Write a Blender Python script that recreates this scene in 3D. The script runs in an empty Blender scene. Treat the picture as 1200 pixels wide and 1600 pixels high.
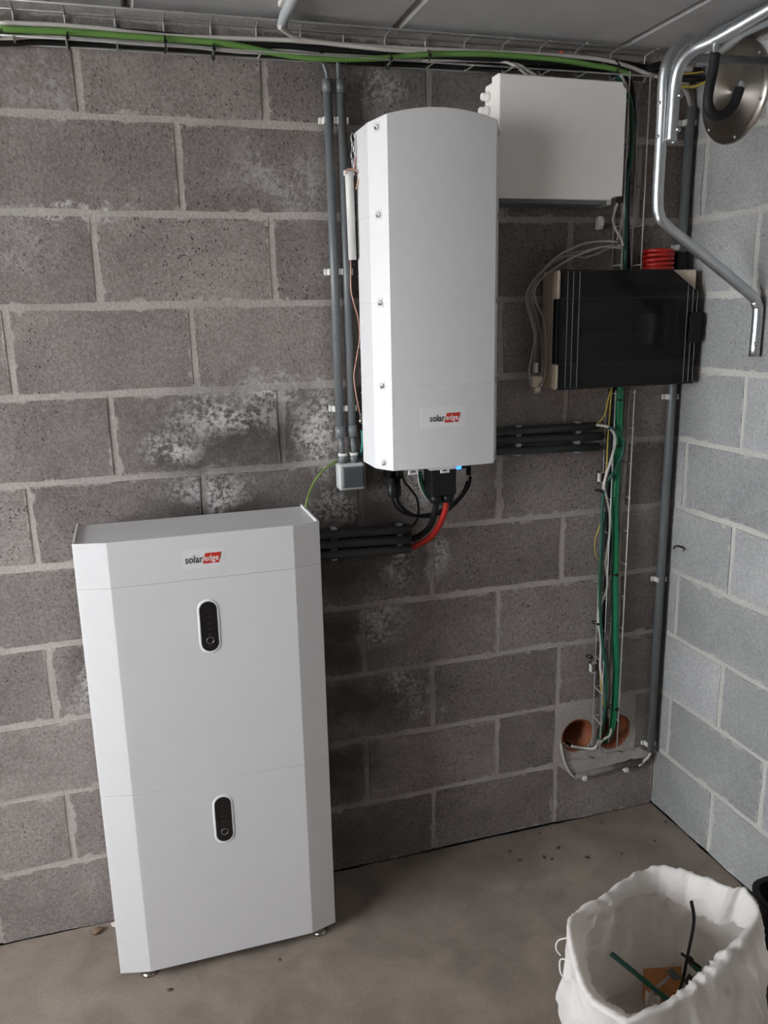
import bpy, bmesh, math, random
from mathutils import Vector, Matrix
random.seed(7)
S = bpy.context.scene
COL = S.collection

# ------------------------------------------------------------------ camera
cam_data = bpy.data.cameras.new('camera'); cam = bpy.data.objects.new('camera', cam_data); COL.objects.link(cam)
yaw, pitch, roll = 0.297079, 0.235179, -0.0216477
_f = Vector((math.sin(yaw)*math.cos(pitch), math.cos(yaw)*math.cos(pitch), -math.sin(pitch)))
_r = Vector((math.cos(yaw), -math.sin(yaw), 0)); _u = _r.cross(_f)
_r2 = math.cos(roll)*_r + math.sin(roll)*_u; _u2 = -math.sin(roll)*_r + math.cos(roll)*_u
M = Matrix((( _r2.x, _u2.x, -_f.x, 0.243788), (_r2.y, _u2.y, -_f.y, -2.030689), (_r2.z, _u2.z, -_f.z, 1.565212), (0, 0, 0, 1)))
cam.matrix_world = M
cam_data.sensor_fit = 'VERTICAL'; cam_data.sensor_height = 32.0; cam_data.lens = 1279.93*32/1600
cam_data.clip_start = 0.02
S.camera = cam

# ------------------------------------------------------------------ daylight (opening added in the unseen left wall, shaped for the light)
W = bpy.data.worlds.new('overcast_sky'); S.world = W; W.use_nodes = True
bg = W.node_tree.nodes['Background']; bg.inputs[0].default_value = (0.93, 0.965, 1.0, 1); bg.inputs[1].default_value = 6.0
XL, XR, YB, YF, ZC = -2.4, 1.76, 0.0, -5.2, 2.215
DY0, DY1, DZ0, DZ1 = -2.35, -0.22, 0.9, 2.15
pl = bpy.data.lights.new('opening_portal', 'AREA'); pl.shape = 'RECTANGLE'; pl.size = DY1-DY0; pl.size_y = DZ1-DZ0
pl.cycles.is_portal = True
po = bpy.data.objects.new('opening_portal', pl); COL.objects.link(po)
po.location = (XL-0.06, (DY0+DY1)/2, (DZ0+DZ1)/2); po.rotation_euler = Vector((1, 0, 0)).to_track_quat('-Z', 'Z').to_euler()
vs = S.view_settings; vs.view_transform = 'Standard'; vs.look = 'None'; vs.gamma = 1; vs.use_curve_mapping = False
vs.exposure = 2.0

# measured positions of cables and small parts (metres)
D = {
'c_green':[(0.0145,-0.055,2.1424),(0.0617,-0.055,2.1435),(0.1339,-0.055,2.1451),(0.1954,-0.055,2.1471),(0.3743,-0.055,2.1474),(0.5087,-0.055,2.1465),(0.62,-0.055,2.1348),(0.7212,-0.055,2.1295),(0.8722,-0.055,2.1403),(0.982,-0.055,2.1552),(1.0951,-0.055,2.1638),(1.195,-0.055,2.166),(1.3153,-0.055,2.1651),(1.4041,-0.055,2.1591),(1.4769,-0.055,2.1533),(1.5237,-0.055,2.1414)],
'c_w1':[(0.0158,-0.05,2.159),(0.0626,-0.05,2.1567),(0.1349,-0.05,2.1584),(0.1841,-0.05,2.1596),(0.2591,-0.05,2.159),(0.3101,-0.05,2.1566),(0.389,-0.04,2.1577),(0.498,-0.035,2.1591)],
'c_w2':[(0.3103,-0.035,2.1586),(0.4418,-0.05,2.1559),(0.6224,-0.05,2.1632),(0.6945,-0.05,2.1643),(0.8743,-0.05,2.1644),(1.0972,-0.05,2.1708),(1.3003,-0.05,2.1754),(1.4245,-0.05,2.1747),(1.5071,-0.05,2.1666),(1.581,-0.05,2.1489),(1.6504,-0.05,2.1394),(1.714,-0.03,2.1403)],
'c_w3':[(0.6259,-0.09,2.1769),(0.6504,-0.07,2.1708),(0.6791,-0.055,2.1669),(0.7233,-0.052,2.1643),(0.8126,-0.052,2.1611),(0.9357,-0.052,2.1599),(1.1015,-0.04,2.1697),(1.2936,-0.03,2.1748)],
'c_w4':[(0.0114,-0.042,2.1333),(0.0589,-0.042,2.1343),(0.194,-0.042,2.14),(0.2955,-0.042,2.1384),(0.3741,-0.042,2.1388),(0.4412,-0.042,2.1395),(0.5514,-0.042,2.1365),(0.6228,-0.042,2.1437),(0.6955,-0.042,2.1484),(0.815,-0.042,2.1482),(0.9391,-0.042,2.152)],
'c_w5':[(0.01,-0.035,2.1306),(0.1315,-0.035,2.1402),(0.2572,-0.035,2.1428),(0.3882,-0.035,2.1442),(0.4829,-0.035,2.1404),(0.5808,-0.035,2.1391),(0.6821,-0.035,2.143),(0.8169,-0.035,2.1462),(0.9733,-0.035,2.1493),(1.1037,-0.035,2.156),(1.2048,-0.035,2.158)],
'c_w6':[(0.9715,-0.04,2.1451),(1.1016,-0.04,2.1559),(1.1685,-0.04,2.1572),(1.2062,-0.05,2.1456),(1.2409,-0.05,2.1264)],
'c_w7':[(1.1037,-0.035,2.156),(1.1878,-0.035,2.1569),(1.2233,-0.05,2.1452),(1.2668,-0.05,2.1251)],
'c_b1':[(0.183,-0.03,2.1608),(0.3107,-0.03,2.1626),(0.4847,-0.03,2.1597),(0.5825,-0.03,2.1548),(0.6984,-0.03,2.1546),(0.8186,-0.03,2.1557),(0.9433,-0.03,2.1597),(1.0727,-0.03,2.1637),(1.2071,-0.03,2.1665),(1.3468,-0.03,2.168),(1.4922,-0.03,2.1666)],
'c_b2':[(0.0094,-0.02,2.1444),(0.1812,-0.02,2.1504),(0.376,-0.02,2.1502),(0.5553,-0.02,2.1519),(0.7008,-0.02,2.1615),(0.8837,-0.02,2.1654),(1.0439,-0.02,2.1716),(1.2119,-0.02,2.1738),(1.3879,-0.02,2.1805),(1.5355,-0.02,2.1778),(1.6507,-0.02,2.1697),(1.7685,-0.02,2.1766)],
'c_b3':[(0.0068,-0.018,2.1259),(0.1294,-0.018,2.1342),(0.3087,-0.018,2.1388),(0.4846,-0.018,2.1402),(0.6123,-0.018,2.1406),(0.8214,-0.018,2.1377),(1.0447,-0.018,2.1443),(1.2479,-0.018,2.1523),(1.5003,-0.018,2.1584)],
'c_b4':[(0.5522,-0.042,2.1506),(0.6377,-0.042,2.1537),(0.7549,-0.042,2.1523),(0.9391,-0.042,2.1561),(1.1007,-0.042,2.1594),(1.2355,-0.042,2.1637),(1.3758,-0.042,2.1623),(1.485,-0.042,2.1572)],
'c_b5':[(1.3287,-0.03,2.177),(1.4093,-0.03,2.1762),(1.4921,-0.03,2.1696),(1.5409,-0.03,2.1308),(1.5564,-0.03,2.0253),(1.5472,-0.03,1.9162),(1.5495,-0.03,1.8049),(1.5612,-0.03,1.666)],
'c_g2':[(1.3385,-0.045,2.1635),(1.4282,-0.045,2.1603),(1.4835,-0.045,2.1504),(1.5291,-0.045,2.0966),(1.5428,-0.045,2.0217),(1.5414,-0.045,1.9448),(1.5324,-0.045,1.8665),(1.5415,-0.045,1.6653)],
'c_grey1':[(1.4521,-0.035,2.1688),(1.4839,-0.05,2.1521),(1.5047,-0.06,2.1243),(1.5364,-0.035,2.0842),(1.5455,-0.035,2.0239),(1.5414,-0.035,1.9621),(1.5324,-0.035,1.915),(1.546,-0.035,1.6658)],
'c_grey2':[(1.5844,-0.045,2.1504),(1.5749,-0.03,2.1326),(1.5615,-0.03,2.1018),(1.5594,-0.03,2.0408),(1.5677,-0.03,1.9638),(1.5675,-0.03,1.901),(1.5663,-0.03,1.8533)],
'c_y1':[(1.6046,-0.06,2.1447),(1.6653,-0.06,2.1512),(1.7094,-0.06,2.1567),(1.7384,-0.06,2.1614)],
'c_y2':[(1.6057,-0.06,2.1269),(1.6926,-0.06,2.1226),(1.7311,-0.06,2.1308),(1.7595,-0.06,2.1445)],
'c_dk1':[(1.5795,-0.04,2.1633),(1.6261,-0.04,2.178),(1.6749,-0.04,2.1689),(1.7434,-0.04,2.1699)],
'c_dk2':[(1.5729,-0.05,2.1573),(1.629,-0.05,2.1711),(1.6732,-0.05,2.1452),(1.7472,-0.05,2.1493)],
'flex_r':[(1.6515,-0.02,2.1576),(1.6814,-0.02,2.1486),(1.7022,-0.02,2.1344),(1.7237,-0.02,2.1124),(1.7338,-0.02,2.0849)],
'feed1':[(0.7274,-0.03,2.1393),(0.7354,-0.02,2.1319),(0.741,-0.02,2.1215),(0.7449,-0.02,2.1057),(0.7442,-0.02,2.0868)],
'feed2':[(0.7681,-0.03,2.1445),(0.7717,-0.02,2.1314),(0.7723,-0.02,2.1072),(0.7717,-0.02,2.0883)],
'earth_l':[(0.6346,-0.1,1.1126),(0.6484,-0.07,1.1327),(0.6691,-0.04,1.1579),(0.694,-0.03,1.1839),(0.7255,-0.02,1.2013),(0.7437,-0.015,1.2058)],
'cop_loop':[(0.8065,-0.06,1.9221),(0.8124,-0.06,1.9125),(0.8134,-0.06,1.8944),(0.8114,-0.06,1.8775),(0.8063,-0.06,1.8633),(0.8013,-0.06,1.8533)],
'cop_loop2':[(0.8001,-0.05,1.9278),(0.7964,-0.05,1.9095),(0.7959,-0.05,1.8927),(0.8066,-0.05,1.8859),(0.8087,-0.05,1.9043),(0.8108,-0.05,1.9212),(0.8081,-0.05,1.9351)],
'cop_ring':[(0.7703,-0.07,1.8861),(0.7721,-0.07,1.8958),(0.7798,-0.07,1.8974),(0.7921,-0.07,1.895),(0.8011,-0.07,1.8869),(0.7991,-0.07,1.8715),(0.7923,-0.07,1.8531)],
'cop_down':[(0.7772,-0.055,1.8844),(0.779,-0.05,1.85),(0.7794,-0.05,1.7641),(0.7802,-0.05,1.6911),(0.7784,-0.05,1.6319),(0.7838,-0.05,1.6019),(0.7968,-0.045,1.5562),(0.8001,-0.04,1.51),(0.7919,-0.035,1.4634),(0.7839,-0.035,1.4165),(0.7905,-0.035,1.3606),(0.7992,-0.035,1.3166)],
'teal':[(0.8031,-0.03,1.2832),(0.8039,-0.03,1.2536),(0.8012,-0.025,1.2283),(0.7937,-0.02,1.2147),(0.7864,-0.015,1.2095)],
'thinblk':[(0.8036,-0.03,1.3028),(0.8066,-0.025,1.2362),(0.8156,-0.02,1.2015),(0.8354,-0.05,1.1782),(0.8401,-0.09,1.1766)],
'lc0':[(0.6931,-0.02,1.0168),(0.9318,-0.02,1.0089)],
'lc1':[(0.692,-0.02,0.9893),(0.9314,-0.02,0.9805)],
'lc2':[(0.6909,-0.02,0.9617),(0.9311,-0.02,0.9537)],
'rc0':[(1.1894,-0.02,1.2533),(1.4917,-0.02,1.2528)],
'rc1':[(1.1897,-0.02,1.2307),(1.5074,-0.02,1.2229)],
'rc2':[(1.1901,-0.02,1.2009),(1.4965,-0.02,1.1927)],
'red':[(0.9256,-0.02,0.9525),(0.9458,-0.025,0.9606),(0.9698,-0.05,0.9825),(0.9841,-0.08,1.0149),(0.9927,-0.1,1.0499),(0.9978,-0.11,1.0772),(0.9994,-0.115,1.1069)],
'blk':[(0.9223,-0.02,0.9796),(0.9425,-0.025,0.9824),(0.9591,-0.05,1.0012),(0.9663,-0.08,1.027),(0.9697,-0.1,1.0588),(0.9714,-0.11,1.0881),(0.9697,-0.115,1.1195)],
'm1':[(0.8483,-0.13,1.1328),(0.8498,-0.13,1.1196),(0.8659,-0.11,1.0924),(0.8928,-0.09,1.0705),(0.9276,-0.07,1.0559),(0.9704,-0.06,1.0532),(1.0104,-0.05,1.0595),(1.0466,-0.06,1.0846),(1.0644,-0.07,1.1094),(1.0728,-0.08,1.1381)],
'm2':[(0.8633,-0.12,1.1295),(0.8648,-0.12,1.1162),(0.8812,-0.1,1.0923),(0.9102,-0.08,1.0667),(0.9435,-0.06,1.0505),(0.9831,-0.05,1.0462),(1.0286,-0.05,1.0578),(1.0576,-0.06,1.0871),(1.0789,-0.07,1.122),(1.08,-0.08,1.1495)],
'm3':[(0.8827,-0.1,1.18),(0.8908,-0.1,1.1563),(0.9111,-0.09,1.1311),(0.9335,-0.07,1.1033),(0.9455,-0.05,1.0688),(0.947,-0.04,1.0438),(0.9413,-0.03,1.0245),(0.9301,-0.02,1.0108)],
'gw1':[(0.9359,-0.09,1.1742),(0.9445,-0.08,1.1483),(0.962,-0.06,1.1159),(0.9816,-0.05,1.0916),(1.0015,-0.045,1.0784),(1.0307,-0.045,1.0741),(1.0507,-0.05,1.0751)],
'gw2':[(0.9342,-0.08,1.1692),(0.941,-0.07,1.1417),(0.9567,-0.055,1.112),(0.9835,-0.04,1.0807),(1.0162,-0.035,1.0627)],
'vg_main':[(1.5415,-0.045,1.3681),(1.5432,-0.045,1.2974),(1.5458,-0.045,1.2075),(1.5444,-0.045,1.1162),(1.5429,-0.045,1.0232),(1.5499,-0.045,0.9277),(1.5538,-0.045,0.811),(1.5599,-0.045,0.6911),(1.5673,-0.045,0.5886),(1.5738,-0.045,0.5049),(1.5737,-0.045,0.4209),(1.5725,-0.045,0.3573),(1.5871,-0.01,0.2828),(1.594,0.03,0.2318),(1.615,0.08,0.1971)],
'vg_dark':[(1.4981,-0.062,1.2521),(1.5291,-0.062,1.2396),(1.5468,-0.062,1.2134),(1.5502,-0.062,1.1879),(1.5396,-0.062,1.156),(1.5169,-0.062,1.1177),(1.5036,-0.05,1.0835),(1.4903,-0.062,1.0316),(1.4926,-0.062,0.9378),(1.4916,-0.062,0.8233),(1.4992,-0.062,0.7051),(1.5093,-0.062,0.6239),(1.5241,-0.062,0.5405),(1.5302,-0.062,0.4569),(1.5276,-0.062,0.3735),(1.5445,-0.02,0.2848),(1.5388,-0.01,0.2455),(1.515,-0.005,0.2385),(1.4786,0.01,0.2417),(1.4677,0.05,0.2403)],
'vw1':[(1.4814,-0.03,1.2564),(1.4993,-0.06,1.2536),(1.5184,-0.06,1.2346),(1.5239,-0.06,1.2074),(1.5172,-0.055,1.1602),(1.5048,-0.055,1.121),(1.4981,-0.055,1.0885),(1.5061,-0.055,1.051),(1.5185,-0.055,1.0089),(1.5229,-0.055,0.9614),(1.519,-0.055,0.9143),(1.5133,-0.055,0.8574),(1.522,-0.055,0.808),(1.5213,-0.055,0.7787),(1.508,-0.055,0.745),(1.5006,-0.055,0.7223),(1.4986,-0.055,0.6729),(1.5095,-0.055,0.6212),(1.5111,-0.055,0.5396),(1.5169,-0.055,0.5078),(1.5255,-0.055,0.465),(1.5346,-0.055,0.4111),(1.5283,-0.055,0.3593),(1.5445,-0.02,0.2848),(1.5057,-0.055,0.2714),(1.5035,-0.005,0.2429),(1.4567,0.0,0.2556)],
'vw2':[(1.5605,-0.03,0.6958),(1.5582,-0.03,0.6556),(1.5541,-0.03,0.6052),(1.5539,-0.03,0.564),(1.5592,-0.03,0.5008),(1.5646,-0.03,0.4367),(1.5622,-0.03,0.3946),(1.5661,-0.03,0.3618),(1.5745,-0.03,0.3279),(1.5719,-0.03,0.2893),(1.5542,-0.02,0.2699),(1.5542,0.01,0.2275)],
'vg3':[(1.5893,-0.02,1.3553),(1.5855,-0.02,1.2745),(1.5863,-0.02,1.183),(1.584,-0.02,1.1088),(1.5775,-0.02,1.0338),(1.5804,-0.02,0.9377),(1.5802,-0.02,0.8596),(1.5812,-0.02,0.8002),(1.5732,-0.02,0.7008),(1.5673,-0.02,0.5994),(1.5691,-0.02,0.4739)],
'vy1':[(1.4833,-0.03,1.2599),(1.4844,-0.05,1.2745),(1.4957,-0.05,1.2916),(1.502,-0.05,1.3265),(1.5156,-0.045,1.3605)],
'vy2':[(1.5124,-0.05,1.361),(1.5094,-0.05,1.2997),(1.508,-0.05,1.2465),(1.5065,-0.05,1.1927),(1.5067,-0.05,1.1474),(1.5043,-0.05,1.111)],
'vy3':[(1.5028,-0.05,1.0129),(1.4943,-0.05,0.9724),(1.4814,-0.05,0.9359),(1.4785,-0.05,0.9077),(1.4836,-0.05,0.8862),(1.495,-0.05,0.8657)],
'vy4':[(1.5694,-0.03,0.9025),(1.5736,-0.03,0.8631),(1.574,-0.03,0.8139),(1.5662,-0.03,0.7553)],
'vy5':[(1.5153,-0.05,0.5162),(1.5199,-0.05,0.4636),(1.5282,-0.05,0.4267),(1.5339,-0.05,0.3983)],
'vb1':[(1.5374,-0.03,1.3584),(1.5322,-0.03,1.2606),(1.5273,-0.03,1.1518),(1.5286,-0.03,1.0401),(1.5384,-0.03,0.9251),(1.5355,-0.03,0.8085),(1.5348,-0.03,0.6891),(1.5363,-0.03,0.5666),(1.5467,-0.03,0.4397),(1.5541,-0.03,0.3316)],
'vb2':[(1.5658,-0.018,1.3562),(1.548,-0.018,1.2219),(1.5431,-0.018,1.1116),(1.5379,-0.018,0.9606),(1.5445,-0.018,0.8236),(1.5418,-0.018,0.7444),(1.5411,-0.018,0.6229),(1.5438,-0.018,0.519)],
'vteal':[(1.5135,-0.04,1.006),(1.5099,-0.04,0.9496),(1.5093,-0.04,0.8729),(1.5108,-0.04,0.7949),(1.5092,-0.04,0.7359),(1.5172,-0.04,0.6548),(1.5276,-0.04,0.5719),(1.5426,-0.04,0.4868),(1.5444,-0.04,0.4023),(1.5363,-0.04,0.3397),(1.5253,-0.04,0.2879)],
'w_hole':[(1.4691,0.02,0.2293),(1.4285,0.01,0.2687),(1.4181,-0.005,0.2612),(1.4229,-0.01,0.2324),(1.4323,-0.015,0.2005),(1.4482,-0.02,0.1715),(1.4575,-0.02,0.163)],
'w_hole2':[(1.4631,0.03,0.2406),(1.4349,0.005,0.2592),(1.4332,-0.008,0.2228),(1.4481,-0.012,0.178),(1.4565,-0.018,0.1599)],
'w_end':[(1.7322,-0.02,0.1919),(1.7214,-0.02,0.1759),(1.7055,-0.02,0.1654),(1.6896,-0.02,0.1549)],
'low_cond':[(1.4511,-0.012,0.1575),(1.7065,-0.012,0.1608)],
'lp1':[(1.4979,-0.07,1.7397),(1.466,-0.06,1.742),(1.4095,-0.06,1.7369),(1.3543,-0.06,1.7178),(1.3127,-0.06,1.6926),(1.2823,-0.06,1.6658),(1.2556,-0.06,1.6375),(1.2417,-0.06,1.6107),(1.246,-0.06,1.5787),(1.2577,-0.06,1.5463),(1.2679,-0.06,1.5054),(1.265,-0.06,1.4727),(1.2582,-0.06,1.4449),(1.2533,-0.06,1.4152),(1.2597,-0.06,1.3815),(1.2695,-0.06,1.3609)],
'lp2':[(1.5119,-0.07,1.7301),(1.4855,-0.045,1.7305),(1.4286,-0.045,1.7207),(1.3724,-0.045,1.7094),(1.321,-0.045,1.6872),(1.2849,-0.045,1.6555),(1.26,-0.045,1.6237),(1.2571,-0.045,1.5868),(1.2729,-0.045,1.546),(1.2813,-0.045,1.5048),(1.2786,-0.045,1.4635),(1.2739,-0.045,1.4219),(1.2729,-0.045,1.3883),(1.2847,-0.045,1.3692)],
'lp3':[(1.5143,-0.06,1.7342),(1.4826,-0.05,1.7252),(1.4451,-0.05,1.7091),(1.4074,-0.05,1.7027),(1.3604,-0.05,1.7059),(1.3235,-0.05,1.6964),(1.2931,-0.05,1.6663),(1.2664,-0.05,1.6299),(1.2636,-0.05,1.5947),(1.2814,-0.05,1.5458),(1.2939,-0.05,1.4963),(1.299,-0.05,1.4463),(1.2963,-0.05,1.4045),(1.2856,-0.05,1.3797)],
'lp4':[(1.5122,-0.07,1.7237),(1.451,-0.07,1.7268),(1.3769,-0.07,1.7045),(1.3314,-0.07,1.6824),(1.2864,-0.07,1.6542),(1.2616,-0.07,1.626),(1.2624,-0.07,1.5942),(1.2835,-0.07,1.5586),(1.294,-0.07,1.513),(1.2977,-0.07,1.4472),(1.2934,-0.07,1.3975),(1.279,-0.07,1.3747)],
'lp0':[(1.4739,-0.1,1.8301),(1.472,-0.09,1.8097),(1.4819,-0.07,1.7918),(1.4906,-0.07,1.7714),(1.507,-0.07,1.7493),(1.5157,-0.07,1.7301)],
'lp00':[(1.4934,-0.09,1.8317),(1.5114,-0.065,1.8005),(1.5054,-0.065,1.7688),(1.5009,-0.065,1.7449)],
'hang2':[(1.5087,-0.3,2.1513),(1.4714,-0.31,2.1253),(1.4432,-0.32,2.0925),(1.4376,-0.32,2.0534),(1.4387,-0.32,1.9881),(1.4383,-0.32,1.8946),(1.4386,-0.32,1.8128),(1.4444,-0.32,1.7782),(1.4668,-0.32,1.7519),(1.5931,-0.32,1.6751),(1.7151,-0.32,1.5969),(1.7364,-0.32,1.5738),(1.7426,-0.32,1.5508),(1.7417,-0.32,1.4467)],
'hang1':[(1.4451,-0.347,1.9274),(1.4462,-0.347,1.9826),(1.4474,-0.347,2.0345),(1.448,-0.352,2.0653),(1.455,-0.36,2.0889),(1.4716,-0.375,2.1072),(1.4919,-0.4,2.1163),(1.5222,-0.44,2.1335),(1.5566,-0.49,2.155),(1.5985,-0.56,2.1811)],
'hook':[(1.506,-0.4,2.1222),(1.4908,-0.42,2.0934),(1.4876,-0.42,2.0563),(1.4811,-0.42,2.0187),(1.4798,-0.42,1.9961),(1.4861,-0.42,1.9788),(1.5034,-0.42,1.9682),(1.526,-0.42,1.973),(1.5444,-0.42,1.9891),(1.554,-0.42,2.0099),(1.5592,-0.42,2.0253),(1.5629,-0.42,2.0381)],
'hang3':[(1.6949,-0.36,2.0312),(1.697,-0.36,1.8793)],
'rim':[(0.9608,-0.8379,0.4),(0.9408,-0.8881,0.39),(0.93,-0.9372,0.38),(0.9405,-0.9854,0.37),(0.9737,-1.0335,0.37),(1.0664,-1.0301,0.375),(1.1326,-1.013,0.38),(1.1926,-0.9975,0.39),(1.2507,-0.9701,0.395),(1.3157,-0.9402,0.4),(1.3505,-0.9093,0.4),(1.3661,-0.8514,0.4),(1.3406,-0.8345,0.4),(1.2956,-0.7704,0.4),(1.2418,-0.7232,0.4),(1.1736,-0.7304,0.395),(1.0724,-0.769,0.395),(0.9898,-0.8019,0.4)],
'gstrip':[(1.0951,-0.7903,0.27),(1.2199,-0.8437,0.15)],
'btie':[(1.2393,-0.8443,0.4),(1.2435,-0.8499,0.37),(1.2439,-0.8505,0.34),(1.2521,-0.8315,0.26),(1.2507,-0.8238,0.19),(1.2412,-0.8189,0.13)],
'btie2':[(1.2854,-0.772,0.2),(1.2908,-0.793,0.2),(1.3143,-0.8006,0.18)],
'obox':[(1.2605,-0.6777,0.08),(1.3486,-0.6993,0.08),(1.3078,-0.7539,0.08),(1.2383,-0.7343,0.08)],
'gstrip2':[(1.3232,-0.7555,0.15),(1.3337,-0.8105,0.15)],
'wscrap':[(1.2435,-0.7487,0.1),(1.2935,-0.7932,0.1)],
'crumbs':[(1.2922,-0.1435,0.0),(1.3093,-0.1587,0.0),(1.4111,-0.1843,0.0),(1.5165,-0.2018,0.0),(1.6452,-0.1818,0.0),(1.733,-0.1133,0.0),(1.3533,-0.1171,0.0),(1.2092,-0.0836,0.0),(1.2181,-0.1335,-0.0),(1.5429,-0.0511,0.0),(1.3348,-0.0347,0.0),(0.479,-0.2861,0.0),(0.2103,-0.2952,0.0)],
'clips_r':[(1.7307,-0.02,2.0471),(1.7179,-0.02,1.7299),(1.7241,-0.02,1.3219),(1.7244,-0.02,0.7734),(1.7182,-0.02,0.2261)],
'clipsA':[(0.7413,-0.02,2.0103),(0.749,-0.02,1.6708),(0.7472,-0.02,1.3405)],
'lclip':[(0.8976,-0.02,1.0122)],
'rclip':[(1.2503,-0.02,1.2548),(1.427,-0.02,1.2531)],
'plugs':[(1.2736,-0.06,1.4227),(1.2764,-0.06,1.3858),(1.2733,-0.06,1.3607)],
'mc4':[(0.8262,-0.13,1.1863),(0.8377,-0.13,1.1822),(0.849,-0.13,1.1684),(0.8623,-0.13,1.1641),(0.9335,-0.13,1.1781),(1.0586,-0.13,1.1652)],
'black_box':[(0.9476,-0.115,1.1793),(1.0172,-0.115,1.1773),(1.0171,-0.115,1.102),(0.9504,-0.115,1.1044),(0.9696,-0.115,1.0977),(1.003,-0.115,1.1066)],
'tabs':[(0.8741,-0.19,1.1979),(0.8952,-0.19,1.1868),(0.955,-0.19,1.1949),(0.9751,-0.19,1.1791),(0.93,-0.19,1.1937),(1.0055,-0.19,1.1959)],
'brk':[(1.513,-0.01,1.1031),(1.5113,-0.01,0.5164)],
'ties':[(0.3839,-0.06,2.1392),(0.1893,-0.06,2.1333),(0.4852,-0.06,2.131),(0.9801,-0.06,2.1497),(0.886,-0.06,2.1371),(1.4808,-0.06,2.158)],
'vties':[(1.5319,-0.06,1.3259),(1.5346,-0.06,1.1977),(1.5458,-0.06,0.8203),(1.5678,-0.06,0.3909),(1.4876,-0.06,1.072),(1.4933,-0.06,0.6754),(1.4765,-0.06,0.5713)],
'fray':[(1.8031,0.0,0.8298),(1.8388,0.0,0.8157)],
'patch':[(1.4197,-0.005,0.2128),(1.5501,-0.005,0.2141),(1.6662,-0.005,0.2054),(1.7376,-0.005,0.1964),(1.733,-0.005,0.1563),(1.6453,-0.005,0.1598),(1.5873,-0.005,0.1576),(1.5073,-0.005,0.1511),(1.4509,-0.005,0.149)],
}

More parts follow.
